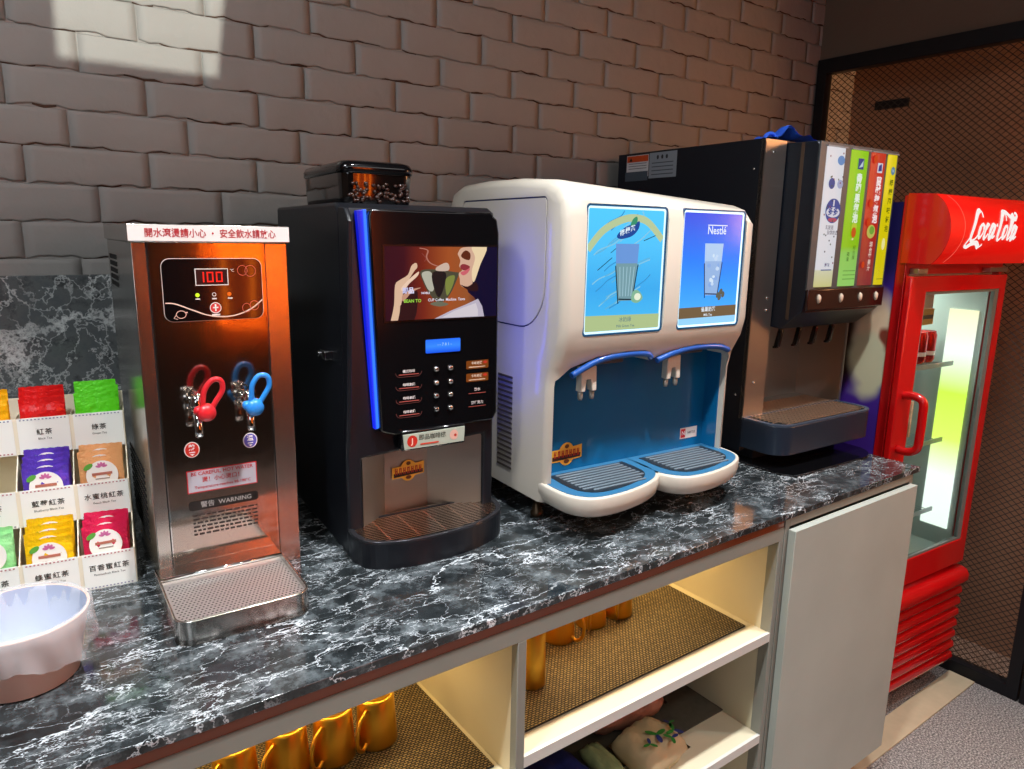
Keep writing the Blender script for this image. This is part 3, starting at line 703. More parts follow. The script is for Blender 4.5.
g.text('NOBLE', (SX(.34), q[0], SZ(.635)), (1, 0, 0), (0, 0, 1), .006, glow('e8e8f8', 1), bold=.02)
g.text('BEAN TO', (SX(.15), q[0], SZ(.74)), (1, 0, 0), (0, 0, 1), .009, glow('9ad84a', 1), align='L', bold=.02)
g.text('CUP Coffee  Machine  Taste', (SX(.36), q[0], SZ(.735)), (1, 0, 0), (0, 0, 1), .0078, glow('e8e8f8', 1), align='L', bold=.01, sx=.93)
g.out('advert_picture', sc_, norm=False)
g = G(); g.prism(rrect(.168, .247, .418, .446, .002), 'y', -.0222, -.019, bgmat('lcd_blue', [(0, '1850e0'), (.5, '3a88ff'), (1, '2a70ff')], 'Z', .418, .446, 1.1))
l_ = g.out('lcd_display', door)
g = G(); g.text('- - 7 8 1 -', (.21, -.0226, .435), (1, 0, 0), (0, 0, 1), .0085, glow('b0d8ff', 1)); g.out('lcd_text', l_, norm=False)
for z in (.384, .355, .327, .298):
    for x in (.191, .224):
        G().lathe([(.001, -.0262), (.0035, -.0262), (.0052, -.0245), (.0062, -.021), (.0062, -.018), (.001, -.018)], (x, 0, z), 20, 'y', M_chrome).out('button', door)
def stadium(x0, x1, z0, z1): return rrect(x0, x1, z0, z1, (z1-z0)/2-.0001)
for k, z in enumerate((.383, .355, .327, .298)):
    g = G(); fn = lambda u, v: (u, -.0208, v)
    P = stadium(.101, .158, z-.010, z+.009); g.stroke(P[:12]+P[-12:][:0], .0008, fn, ink('6a3a38'))
    g.text('咖啡拿鐵'[:4] if k else '義式咖啡', (.130, -.0209, z+.001), (1, 0, 0), (0, 0, 1), .0068, ink('d8d0cc'), bold=.02)
    g.box(.108, .152, -.0212, -.0208, z-.0062, z-.0045, ink('a85048'))
    g.out('drink_label', door, norm=False)
    g = G()
    if k < 2:
        g.flat(rrect(.262, .316, z-.009+.003, z+.009+.003, .002), 'y', -.0208, glow('8a4818', .75))
        g.text('卡布奇諾', (.287, -.0211, z+.006), (1, 0, 0), (0, 0, 1), .0068, ink('e8d8c8'), bold=.01); g.flat(ell(.308, z+.007, .005, .003), 'y', -.021, ink('b83020'))
        g.box(.268, .308, -.0212, -.0209, z-.003, z-.0013, ink('e0c8b0'))
    else:
        g.text('熱水' if k == 2 else '熱巧克力', (.289, -.0211, z+.004), (1, 0, 0), (0, 0, 1), .0075, ink('e0d8d4'), bold=.02)
        g.box(.268, .310, -.0212, -.0208, z-.0045, z-.0035, ink('a85048'))
    g.out('drink_label', door, norm=False)
g = G(); g.prism([(.113, .223), (.250, .224), (.252, .256), (.110, .254)], 'y', -.034, -.031, ink('a9b0a0')); st_ = g.out('outlet_sticker', K)
g = G(); g.flat(ell(.130, .239, .0115, .0125), 'y', -.0344, ink('c02a1c')); g.text('J', (.130, -.0348, .239), (1, 0, 0), (0, 0, 1), .016, ink('f0c8b8'), bold=.03)
g.text('即品咖啡機', (.176, -.0344, .244), (1, 0, 0), (0, 0, 1), .0125, ink('20281c'), bold=.01); g.box(.148, .190, -.0348, -.0344, .229, .232, ink('c8402c'))
g.flat(ell(.226, .241, .010, .011), 'y', -.0344, ink('d8a898')); g.flat(ell(.229, .240, .003, .003), 'y', -.0346, ink('b03020')); g.out('sticker_print', st_, norm=False)
g = G(); g.box(.108, .255, -.0305, .0, .218, .262); g.out('outlet_housing', K, M_gb, bevel=.004)
g = G(); g.box(-.016, 0, .065, .085, .404, .422, M_chrome); g.lathe([(.001, -.02), (.006, -.02), (.006, 0), (.001, 0)], (0, .10, .413), 16, 'x', M_chrome); g.box(-.010, 0, .092, .118, .407, .419, M_chrome)
g.out('side_lock', K, bevel=.001)
# tray
O = spline([(.001, .0), (.0, -.035), (.018, -.078), (.075, -.104), (.16, -.110), (.255, -.094), (.325, -.058), (.352, -.012), (.350, .03)], 5)+[(.346, .04), (.001, .04)]
I = [(a*.93+.0115, (b+.03)*.90-.030 if b < .03 else b-.005) for a, b in O]
g = G(); g.prism(O, 'z', 0, .052, M_sb)
ct = g.out('drip_tray', K)
g = G(); g.ring(O, I, 'z', .050, .0585, mat('tray_rim', '3a3a3e', .22, .6)); g.out('tray_rim', ct, bevel=.001)
g = G(); brs = mat('copper_grille', 'ecd6c6', .2, 1.0)
def xr(y):       # inside span of the tray outline at y
    xs = []
    n = len(I)
    for i in range(n):
        a, b = I[i], I[(i+1) % n]
        if (a[1]-y)*(b[1]-y) < 0: xs.append(a[0]+(b[0]-a[0])*(y-a[1])/(b[1]-a[1]))
    return (min(xs), max(xs)) if len(xs) > 1 else None
y = -.095
while y < .048:
    s_ = xr(y) if y < .03 else ((.06+max(0, y-.03)*1.2, .30-(y-.03)*1.6))
    if s_: g.box(s_[0]-.002, s_[1]+.002, y, y+.0034, .0535, .0572)
    y += .0082
for x in (.06, .12, .18, .24, .30): g.box(x, x+.003, -.09 if x < .27 else -.06, .03, .052, .0545)
g.out('drip_grille', ct, brs)
G().prism([(a, min(b, .034)) for a, b in I], 'z', .052, .0526).out('tray_well', ct, M_ghost)
# bean hopper
def rsec(x0, x1, y0, y1, z, r): return [(a, b, z) for a, b in rrect(x0, x1, y0, y1, r, 6)]
g = G(); g.loft([rsec(.044, .192, .10, .37, .715, .02), rsec(.041, .196, .097, .373, .73, .024), rsec(.039, .198, .095, .375, .775, .026), rsec(.039, .198, .095, .375, .782, .026)])
hp = g.out('bean_hopper', K, mat('smoky_plastic', '0d0908', .1, coat=.8, spec=.6))
g = G(); g.loft([rsec(.036, .201, .092, .378, .778, .028), rsec(.036, .201, .092, .378, .790, .028), rsec(.041, .196, .097, .373, .799, .026), rsec(.053, .184, .109, .361, .803, .02)])
g.out('hopper_lid', hp, M_gb)
g = G(); R = random.Random(2)
bm_ = mat('coffee_bean', '2c140a', .3, coat=.4)
for k in range(70):
    x = R.uniform(.052, .181); z = R.uniform(.722, .758)
    g.lathe([(.0005, -.0045), (.003, -.003), (.0036, 0), (.003, .003), (.0005, .0045)], (x, .0945+R.uniform(0, .001), z), 8, R.choice('xz'), bm_)
bn = g.out('coffee_beans', hp); bn['kind'] = 'stuff'

# ---------------------------------------------------------------- cream milk tea dispenser
Mk = thing('drink_dispenser', 'cream plastic twin drink dispenser with two bright blue picture panels and a teal splash panel', 'drink dispenser', (-1.2, .3, Z0), -3)
prof = [(.42, .055), (-.030, .055), (-.045, .08), (-.046, .33), (-.056, .375), (-.080, .42), (-.090, .47)] + [(-.090, .70), (-.084, .742), (-.066, .764), (-.03, .776), (.10, .785), (.25, .787), (.36, .782), (.405, .768), (.42, .74)]
W_ = .594
g = G(); secs = []
for k, (x, ins) in enumerate([(0, .020), (.004, .010), (.011, .004), (.022, 0), (W_-.022, 0), (W_-.011, .004), (W_-.004, .010), (W_, .020)]):
    cy, cz = .16, .42; drop = .040*(max(0, (x-.30)/.29))**2.5
    sec = []
    for (a, b) in prof:
        yy, z_ = a, b
        if a < cy: yy = a+ins
        else: yy = a-ins*.3
        z_ = b-ins*(1 if b > cz else 0) - (drop if b > .70 else 0)
        sec.append((x, yy, z_))
    secs.append(sec)
g.loft(secs, None, True, True); body = g.out('housing', Mk, M_white)
# niche under two shallow arches
A = [(.016, .0), (.574, .0), (.574, .36)] + [(.556, .385), (.50, .401), (.43, .403), (.35, .392), (.305, .379), (.287, .372), (.283, .390), (.262, .400), (.20, .402), (.12, .395), (.050, .372), (.016, .345)]
cut1 = G().prism(A, 'y', -.2, .02).out('cut')
cuts = [cut1]
SCR = [(.055, .292), (.338, .557)]
for a, b in SCR: cuts.append(G().prism(rrect(a, b, .445, .728, .010), 'y', -.2, -.078).out('cut'))
# engraved hatch line on the left side
hp_ = rrect(-.022, .345, .452, .742, [.008, .11, .012, .012], 8); hp_ = [(.323-a, b) for a, b in hp_]
hp_ = [(a, b) for a, b in rrect(-.022, .345, .452, .742, [.10, .008, .012, .012], 8)]
hi_ = [(a, b) for a, b in rrect(-.0185, .3415, .4555, .7385, [.0965, .005, .009, .009], 8)]
cuts.append(G().ring(hp_, hi_, 'x', -.01, .003).out('cut'))
carve(body, cuts)
M_hl = mat('hatch_gap', '1c2860', .6)
g = G(); g.ring([(a, b) for a, b in hp_], hi_, 'x', .0024, .0029); g.out('hatch_gap', Mk, M_hl)
g = G()
for k in range(19): g.box(-.0012, .0005, .10, .165, .10+k*.0125, .1055+k*.0125)
g.out('side_louvres', Mk, mat('louvre_shadow', '4a4038', .7))
M_teal = mat('teal_plastic', '0a6396', .25, coat=.4)
G().box(.012, .578, .0195, .03, .06, .41).out('splash_panel', Mk, M_teal)
G().box(.5705, .5736, -.028, .0195, .06, .372).out('splash_cheek', Mk, M_teal); G().box(.0165, .0195, -.028, .0195, .06, .34).out('splash_cheek', Mk, M_teal)
# blue lips under the arches, spout housings, spouts
def arch(P, name):
    g = G(); secs = [[(x, yy, z-t) for x, z in P] for yy, t in ((-.075, .0), (-.079, .004))]
    g.tube([(x, -.068, z-.004) for x, z in P], .0075, 8); return g.out(name, Mk, mat('blue_lip', '164a94', .3, coat=.4))
arch(spline([(.045, .362), (.12, .390), (.20, .398), (.265, .395), (.281, .384)], 6), 'arch_lip')
arch(spline([(.30, .376), (.36, .391), (.43, .399), (.51, .396), (.550, .384)], 6), 'arch_lip')
for x, zt in ((.105, .372), (.372, .377)):
    g = G(); g.box(x-.03, x+.115, -.040, .02, zt-.002, zt+.032); sh = g.out('spout_housing', Mk, mat('spout_brown', '4a4644', .5), bevel=.003)
    g = G(); g.prism([(x-.021, zt), (x+.021, zt), (x+.023, zt-.058), (x+.010, zt-.058), (x+.006, zt-.030), (x-.006, zt-.030), (x-.010, zt-.058), (x-.023, zt-.058)], 'y', -.056, -.036, M_white)
    sp_ = g.out('spout', Mk, bevel=.002)
    for dx in (-.0165, .0165): G().lathe([(.001, 0), (.0062, 0), (.0062, -.014), (.0045, -.020), (.001, -.020)], (x+dx, -.046, zt-.058), 14, 'z', mat('tip_grey', '8a8880', .3, .3)).out('nozzle', sp_)
badge(Mk, .105, .0187, .146, .092)
g = G(); g.flat([(.487, .128), (.551, .128), (.551, .158), (.487, .158)], 'y', .0185, ink('d8d4cc')); g.flat([(.490, .131), (.507, .131), (.507, .155), (.490, .155)], 'y', .0181, ink('c01c24')); g.text('N', (.4985, .0177, .143), (1, 0, 0), (0, 0, 1), .016, ink('f0eeee'), bold=.02)
g.text('NESTLE', (.529, .0181, .143), (1, 0, 0), (0, 0, 1), .0085, ink('3a3030'), bold=.02); g.out('maker_sticker', Mk, norm=False)
def lcd(k, a, b, stops, draw):
    z0, z1 = .447, .726
    fr_ = G().ring(rrect(a+.001, b-.001, .446, .727, .009), rrect(a+.005, b-.005, .450, .723, .006), 'y', -.086, -.079, mat('teal_gasket', '0d4c74', .3)).out('panel_gasket', Mk)
    g = G(); g.ring(rrect(a+.005, b-.005, .450, .723, .006), rrect(a+.009, b-.009, .4545, .7185, .004), 'y', -.0835, -.079, glow('d8f4ff', 1.6 if k else 1.3))
    g.out('light_edge', fr_)
    g = G(); m = bgmat('panel_glow_%d' % k, stops, 'Z', z0, z1, 1.2)
    g.prism(rrect(a+.008, b-.008, .4535, .7195, .004), 'y', -.082, -.0795, m); pn = g.out('picture_panel', fr_)
    g = G(); draw(g, a, b); g.out('picture_print', pn, norm=False)
def glass(g, cx, zb, zt, wb, wt, fill, foam, y, line='1c4a60'):
    g.flat([(cx-wb, zb), (cx+wb, zb), (cx+wt*.93, zb+(zt-zb)*.66), (cx-wt*.93, zb+(zt-zb)*.66)], 'y', y, glow(fill, .9))
    g.flat([(cx-wt*.93, zb+(zt-zb)*.66), (cx+wt*.93, zb+(zt-zb)*.66), (cx+wt, zt), (cx-wt, zt)], 'y', y-.0001, glow(foam, .95))
    fn = lambda u, v: (u, y-.0003, v)
    g.stroke([(cx-wt*.95, zb+(zt-zb)*.62), (cx-wb*1.05, zb-.006)], .003, fn, glow(line, .6)); g.stroke([(cx+wt*.98, zb+(zt-zb)*.64), (cx+wb*1.05, zb+.004)], .003, fn, glow(line, .6)); g.stroke([(cx-wb, zb+.004), (cx+wb, zb+.002)], .003, fn, glow(line, .6))
def left_pic(g, a, b):
    y = -.0824; w = b-a; cx = a+w*.52
    fn = lambda u, v: (u, y, v)
    R = random.Random(4)
    for k in range(26):
        zc = R.uniform(.50, .68); xc = R.uniform(a+.02, b-.06)
        P = [(xc+t_*R.uniform(.04, .07), zc+t_*.03) for t_ in (0, .4, .8, 1.2)]
        if max(p[0] for p in P) < b-.012: g.stroke(spline(P, 4), .0028, lambda u, v: (u, y-.0001-k*1e-6, v), glow(R.choice(['8ad0f0', '3a9cdc', '62bce8']), .9))
    P = spline([(a+.010, .632), (a+.05, .672), (a+.10, .695), (a+.14, .701), (a+.18, .692), (b-.012, .655)], 8)
    g.stroke(P, .016, lambda u, v: (u, y-.0003, v), glow('bccfa0', .95))
    g.flat([(a+.009, .455), (b-.009, .455), (b-.009, .487), (a+.009, .490)], 'y', y-.0004, glow('b4c890', .95))
    y2 = y-.0006
    P = spline([(cx-.034, .662), (cx-.012, .680), (cx+.018, .690), (cx+.030, .694), (cx+.028, .678), (cx+.010, .662), (cx-.022, .655)], 4, True)
    g.flat(P, 'y', y2, glow('1850a8', .8))
    g.flat(spline([(cx+.004, .684), (cx+.022, .690), (cx+.022, .704), (cx+.010, .698)], 4, True), 'y', y2-.0001, glow('38a078', .8))
    for i, c_ in enumerate('檸檬茶'): g.text(c_, (cx-.019+i*.015, y2-.0003, .668+i*.005), (1, .0, .2), (0, 0, 1), .014, glow('e8f8ff', 1), bold=.02)
    glass(g, cx-.002, .520, .645, .020, .034, '7aa4b0', '6c9ce0', y2-.0004, '143848')
    for i in range(5): g.stroke([(cx-.018+i*.008, .53), (cx-.022+i*.0105, .595)], .0022, lambda u, v: (u, y2-.0008, v), glow('a8d0dc', .9))
    g.flat(spline([(cx+.016, .520), (cx+.020, .540), (cx+.036, .542), (cx+.050, .525), (cx+.034, .514)], 4, True), 'y', y2-.001, glow('8ac0a0', .9)); g.flat(ell(cx+.034, .528, .010, .008), 'y', y2-.0012, glow('e8f0d8', 1))
    g.stroke([(cx-.085, .588), (cx-.045, .615)], .0018, lambda u, v: (u, y2-.0005, v), glow('1c5070', .6)); g.stroke([(cx+.045, .652), (cx+.080, .664)], .0018, lambda u, v: (u, y2-.0005, v), glow('1c5070', .6)); g.stroke([(cx-.05, .625), (cx-.035, .635)], .0016, lambda u, v: (u, y2-.0005, v), glow('1c5070', .6))
    g.text('冰奶綠', (cx, y2-.001, .4775), (1, 0, 0), (0, 0, 1), .0125, glow('4a7a98', .7), bold=.0); g.text('Milk Green Tea', (cx+.002, y2-.001, .4635), (1, 0, 0), (0, 0, 1), .0085, glow('4a7a98', .7))
def right_pic(g, a, b):
    y = -.0824; w = b-a; cx = a+w*.50
    g.text('Nestlé', (cx+.012, y-.0004, .678), (1, 0, 0), (0, 0, 1), .0265, glow('eaf4ff', 1.0), bold=.012, sx=.92)
    g.box(cx-.020, cx+.047, y-.0008, y-.0004, .6895, .6917, glow('eaf4ff', 1.0))
    g.flat([(a+.009, .470), (b-.009, .472), (b-.009, .498), (a+.009, .496)], 'y', y-.0003, glow('7a6448', .9))
    g.flat([(a+.009, .455), (b-.009, .455), (b-.009, .472), (a+.009, .470)], 'y', y-.0003, glow('9ad8ff', 1.0))
    glass(g, cx+.006, .524, .648, .021, .032, '9cc0f0', 'b4d4f8', y-.0005, '1c3c78')
    R = random.Random(6)
    for k in range(14): g.flat(ell(cx+.006+R.uniform(-.02, .02), R.uniform(.54, .635), R.uniform(.003, .007), R.uniform(.003, .006), 8), 'y', y-.0010-k*1e-5, glow(R.choice(['c8e0fc', '88b0ec', 'd8ecff']), .95))
    for dx, dz in ((.030, .524), (.040, .532), (.036, .518), (.048, .525)): g.flat(ell(cx+dx, dz, .008, .006, 10, dx*30), 'y', y-.0012-dx*.001, glow('6a6c60', .8))
    g.text('雀巢奶茶', (cx, y-.0008, .4895), (1, 0, 0), (0, 0, 1), .0125, glow('eaf4ff', .95), bold=.02); g.text('Milk Tea', (cx, y-.0008, .4765), (1, 0, 0), (0, 0, 1), .0085, glow('eaf4ff', .95), bold=.01)
lcd(0, *SCR[0], [(0, '48b4e8'), (.35, '38a0e0'), (.7, '4cb8ec'), (1, '4ec0f0')], left_pic)
lcd(1, *SCR[1], [(0, '50b0f4'), (.3, '3a98f4'), (.6, '2c78ec'), (1, '3c50d8')], right_pic)
# two drip trays
for k, x in enumerate((-.002, .282)):
    O = spline([(x+.004, .0), (x-.002, -.06), (x+.006, -.125), (x+.045, -.166), (x+.12, -.172), (x+.21, -.155), (x+.275, -.125), (x+.305, -.085), (x+.312, -.03)], 4)+[(x+.312, .018), (x+.004, .018)]
    cx_, cy2 = x+.15, -.07
    sc2 = lambda P, f, z: [(cx_+(a-cx_)*f, cy2+(b-cy2)*f if b < 0 else b, z) for a, b in P]
    zt = .104; o2 = -.012 if k else 0
    g = G(); g.loft([sc2(O, .90, .056), sc2(O, .96, .062), sc2(O, 1.0, .080), sc2(O, 1.0, zt-.004), sc2(O, .985, zt)])
    dt = g.out('drip_tray', Mk, M_white)
    g = G(); g.prism([(a, b) for a, b, c in sc2(O, .93, 0)], 'z', zt-.002, zt+.0012); g.out('tray_insert', dt, mat('tray_blue', '2f6a90', .35))
    g = G(); g.prism([(a, min(b, -.0)) for a, b, c in sc2(O, .74, 0)], 'z', zt, zt+.0022); g.out('tray_recess', dt, mat('tray_slate', '1c262e', .4))
    g = G()
    for j in range(9):
        y = -.160+j*.0145
        g.box(x+.055+(.02 if j < 1 else 0), x+.250-(.02 if j < 2 else 0), y+.03, y+.036, zt+.0012, zt+.0045)
    g.out('tray_grille', dt, mat('grille_slate', '66757f', .35), bevel=.001)
for k, (x, y) in enumerate(((.03, .03), (.55, .03), (.03, .38), (.55, .38))):
    G().lathe([(.001, 0), (.016, 0), (.016, .012), (.011, .016), (.011, .056), (.001, .056)], (x, y, 0), 20, 'z', mat('foot_bronze', '4a3c2c', .3, .7)).out('foot', Mk)

# ---------------------------------------------------------------- dark four-flavour dispenser
D = thing('juice_dispenser', 'tall dark dispenser with steel front edge and four coloured drink labels', 'drink dispenser', (-.39, .335, Z0), -2)
M_navy = mat('navy_powder_coat', '0d1622', .38, bump=(150, .04))
g = G(); g.box(0, .505, .0, .60, .03, .935); body = g.out('body', D, M_navy)
carve(body, [G().box(.092, .497, -.05, .17, .125, .46).out('cut')])
g = G(); M_fl = steel('flange_steel', 'b4b0aa', .36)
g.box(.0, .092, -.003, .001, .13, .934, M_fl); g.box(.0, .002, -.003, .012, .13, .934, M_fl); g.out('steel_flange', D)
G().box(.497, .505, -.003, .001, .13, .934, M_fl).out('steel_flange', D)
stn = steel('recess_steel', 'b8b0a8', .30, (3, 3, 200), .05)
g = G(); g.box(.093, .4965, .165, .169, .126, .46); g.box(.0925, .094, .0, .166, .126, .46); g.box(.4945, .4965, .0, .166, .126, .46); g.box(.093, .4965, .0, .168, .1255, .128)
g.out('recess_lining', D, stn)
for x, z in ((.018, .90), (.045, .49), (.045, .455), (.016, .24)):
    G().lathe([(.001, -.0065), (.003, -.006), (.0045, -.004), (.0048, -.003), (.001, -.003)], (x+.02, 0, z), 14, 'y', M_chrome).out('screw', D)
for y, z in ((.03, .855), (.03, .62), (.03, .20)):
    G().lathe([(.001, -.003), (.003, -.002), (.0042, 0), (.001, 0)], (0, y, z), 12, 'x', M_chrome).out('screw', D)
# projecting head
hx0, hx1 = .103, .497
hs = [(.0, .405), (-.045, .400), (-.112, .455), (-.118, .50), (-.118, .915), (-.11, .928), (.0, .930)]
g = G(); g.prism(hs, 'x', hx0, hx1); hd = g.out('head', D, M_navy, bevel=.003)
hd.location = (-.006, .013, 0)
g = G(); g.prism([(-.062, .432), (-.072, .43), (-.072, .927), (-.062, .927)], 'x', hx0-.0012, hx0+.001); g.out('side_trim', hd, mat('bronze_trim', '5c4a3c', .35, .5))
g = G(); g.box(hx0-.001, hx1+.001, -.122, -.117, .52, .926); g.out('label_frame', hd, mat('frame_grey', '3c4448', .4), bevel=.001)
cols = [('white_flavour_label', 'eceef0', .0), ('green_flavour_label', '8fd40a', 1), ('red_flavour_label', 'c8201c', 2), ('yellow_flavour_label', 'f0e000', 3)]
LX = [(.130, .222), (.247, .338), (.349, .430), (.438, .492)]
for k, (nm, c_, _) in enumerate(cols):
    a, b = LX[k]; y = -.1245; zb, zt = .528, .914
    c = (a+b)/2; e = y-.0006
    g = G(); secs = []
    P = [(a, -.1215)] + [(a+(b-a)*t_, -.1215-.0045*math.sin(PI*t_)**.6) for t_ in (.04, .12, .3, .5, .7, .88, .96)] + [(b, -.1215)]
    base = bgmat(nm+'_face', {0: [(0, 'd8d890'), (.12, 'dce0c0'), (.13, 'e8ecf4'), (1, 'e8eef8')], 1: [(0, '98e070'), (.25, '8cd860'), (.3, '88d000'), (1, '90dc10')], 2: [(0, '8a2c34'), (.3, 'a82420'), (.5, 'c81c14'), (1, 'd02018')], 3: [(0, 'e8d800'), (1, 'f0e000')]}[k], 'Z', zb, zt, .74)
    base.node_tree.nodes['Principled BSDF'].inputs['Roughness'].default_value = .45
    g.prism([(p[0], p[1]) for p in P], 'z', zb, zt, base, smooth=False)
    lb = g.out(nm, hd)
    G().box(a-.001, b+.001, -.128, -.1215, zt, zt+.004).out('clear_cap', lb, mat('clear_lip', '70767a', .2))
    y = -.1275; g = G(); R = random.Random(k)
    if k == 0:
        g.flat(ell(c+.005, .742, .036, .034), 'y', y, glow('2858b0', .6)); g.flat(ell(c+.005, .738, .032, .014), 'y', y-.0003, glow('e8ecf8', .7)); g.text('多多', (c+.005, y-.0006, .739), (1, 0, 0), (0, 0, 1), .024, glow('2858b0', .6), bold=.03)
        g.flat(ell(c+.006, .717, .022, .006), 'y', y-.0004, glow('c85a78', .6)); g.box(c+.002, c+.008, y-.0006, y-.0003, .755, .772, glow('e8ecf8', .7))
        g.flat(ell(c-.014, .816, .015, .015), 'y', y, glow('2c5cac', .6)); g.flat(ell(c+.026, .816, .014, .012), 'y', y, glow('a8b8e0', .7)); g.flat(ell(c+.020, .880, .017, .013), 'y', y, glow('5a98d8', .7))
        g.text('乳酸菌', (c-.004, y-.0003, .695), (1, 0, 0), (0, 0, 1), .013, glow('303060', .5)); g.text('發酵飲品', (c+.012, y-.0003, .681), (1, 0, 0), (0, 0, 1), .013, glow('303060', .5))
        for i in range(26): g.flat(ell(R.uniform(a+.01, b-.01), R.uniform(.565, .90), .0028, .0028, 8), 'y', y-.0007, glow(R.choice(['384058', 'a04060', '507050']), .5))
        g.text('原味', (c+.002, y-.0008, .590), (1, 0, 0), (0, 0, 1), .013, glow('3858a0', .5)); g.box(c-.024, c+.026, y-.0003, y, .575, .578, glow('4868a8', .6))
    if k == 1:
        g.box(c-.012, c+.016, y-.0003, y, .862, .892, glow('1a4a9a', .6)); g.flat([(c-.008, .866), (c+.012, .870), (c+.012, .888)], 'y', y-.0005, glow('c8e8f0', .7))
        g.vtext('青蘋果氣泡', c, y-.0008, .835, .028, glow('f0fff0', .8), 1.0, .04)
        g.flat(ell(c+.002, .700, .014, .012), 'y', y, glow('c8e040', .7)); g.flat(ell(c+.002, .684, .012, .015), 'y', y-.0003, glow('d86018', .7)); g.box(c-.004, c+.004, y-.0003, y, .662, .668, glow('f8e8c0', .7))
        g.vtext('蘋果', c-.014, y-.0005, .620, .014, glow('2c6a10', .5)); g.vtext('綜合果', c+.014, y-.0005, .640, .014, glow('2c6a10', .5))
        for z in (.572, .560, .548): g.box(c-.030, c+.032, y-.0003, y, z, z+.0018, glow('5a9a40', .6))
    if k == 2:
        g.box(c-.008, c+.018, y-.0003, y, .858, .886, glow('e8e8f4', .7)); g.flat([(c-.004, .862), (c+.015, .864), (c+.012, .884), (c-.002, .878)], 'y', y-.0005, glow('2840a0', .6))
        g.vtext('蔓越莓氣泡', c+.006, y-.0008, .832, .027, glow('fff0f0', .85), 1.0, .04)
        for cx, cz, r_ in ((c-.026, .895, .012), (c-.024, .770, .012), (c-.026, .715, .012), (c-.030, .590, .010)): g.flat(ell(cx+.004, cz, r_*.8, r_), 'y', y, glow('e04818', .7))
        g.flat(ell(c-.004, .688, .022, .020), 'y', y, glow('c8c860', .75)); g.flat(ell(c-.001, .692, .013, .012), 'y', y-.0003, glow('78b840', .7))
        g.vtext('綜合莓果汁', c+.004, y-.0005, .650, .017, glow('f8e0d0', .75), 1.05, .02)
    if k == 3:
        g.flat(ell(c+.002, .868, .011, .012), 'y', y, glow('5a9ac0', .6)); g.text('N', (c+.002, y-.0003, .868), (1, 0, 0), (0, 0, 1), .013, glow('f0f8ff', .7))
        g.vtext('檸檬風味氣泡', c, y-.0005, .832, .020, glow('5a7010', .55), 1.35, .02)
        g.flat(ell(c-.004, .652, .009, .018), 'y', y, glow('f8f4a0', .8)); g.box(c-.02, c+.018, y-.0003, y, .545, .547, glow('8a9020', .6))
    g.out('label_print', lb, norm=False)
g = G(); g.box(hx0+.001, hx1-.001, -.128, -.118, .462, .522); bt = g.out('button_strip', hd, mat('brown_gloss', '22100e', .2, coat=.3), bevel=.003)
for x in (.155, .265, .365, .452):
    g = G(); g.lathe([(.001, -.006), (.007, -.005), (.0095, 0), (.001, 0)], (0, -.128, 0), 18, 'y', mat('cream_button', 'c8b8a4', .35))
    b_ = g.out('push_button', bt, loc=(x, 0, .494)); b_.scale = (.85, 1, 1.5)
g = G(); g.prism([(-.045, .402), (-.112, .455), (-.113, .458), (-.1, .46)], 'x', hx0+.02, hx1-.004); g.out('underside', hd, mat('wine_plastic', '3a1418', .2, coat=.3))
for x in (.125, .215, .298, .385):
    g = G(); g.box(x-.006, x+.006, -.040, -.028, .385, .405); g.prism([(-.042, .395), (-.028, .395), (-.018, .345), (-.024, .340), (-.034, .344)], 'x', x-.006, x+.006); g.box(x-.008, x+.010, -.026, -.016, .338, .345)
    g.out('dispensing_lever', hd, M_gb, bevel=.0015)
# tray
O = rrect(.0, .480, -.140, .0, [.06, .05, .002, .002], 8)
g = G(); g.prism(O, 'z', .045, .132); tr = g.out('drip_tray', D, mat('slate_plastic', '1d2734', .3, coat=.2), bevel=.003)
I = [(.24+(a-.24)*.94, -.07+(b+.07)*.88) for a, b in O]
I = [(a, b+.0) for a, b in I]
g = G(); g.ring(O, I, 'z', .131, .1365); g.out('tray_rim', tr, mat('rim_slate', '3c4654', .25))
g = G()
gs = mat('grille_bronze', 'd8c0a8', .45, 1.0)
for i in range(26): x = .036+i*.0165; g.box(x, x+.003, -.118 if .05 < x < .45 else -.09, .10, .1345, .1375)
for j in range(15): y = -.118+j*.015; g.box(.03 if y > -.09 else .055, .452 if y > -.09 else .425, y, y+.003, .133, .136)
g.out('drip_grille', tr, gs)
G().prism([(a, b) for a, b in I], 'z', .132, .1325).out('tray_well', tr, M_ghost)
g = G(); g.prism(rrect(-.01, .45, -.19, .50, [.05, .09, .002, .002], 6), 'z', 0, .006); g.out('base_mat', D, M_gb)
g = G(); g.box(.04, .47, -.02, .55, .006, .045); g.out('plinth', D, M_navy)
g = G(); g.flat([(.105, .150), (.137, .150), (.137, .198), (.105, .198)], 'y', .1635, ink('e8c83c')); g.flat(ell(.118, .172, .013, .024), 'y', .163, ink('d8d4c8')); g.box(.122, .136, .1622, .163, .165, .185, ink('6a5a20')); g.box(.108, .120, .1622, .163, .158, .163, ink('6a5a20'))
g.out('badge_sticker', D, norm=False)
g = G(); xx = -.0006
g.flat([(.453, .858), (.558, .858), (.558, .928), (.453, .928)], 'x', xx, ink('c8c8cc')); g.flat([(.455, .906), (.556, .906), (.556, .926), (.455, .926)], 'x', xx-.0004, ink('c84a18')); g.flat([(.455, .845), (.563, .845), (.563, .875), (.455, .875)], 'x', xx-.0004, ink('46525e'))
for z in (.900, .892, .884): g.flat([(.462, z), (.548, z), (.548, z+.002), (.462, z+.002)], 'x', xx-.0004, ink('5a5a60'))
g.flat([(.53, .909), (.545, .909), (.5375, .922)], 'x', xx-.0008, ink('201008')); g.out('warning_sticker', D, norm=False)
g = G(); g.flat([(.328, .850), (.450, .850), (.450, .930), (.328, .930)], 'x', xx, ink('8a949e'))
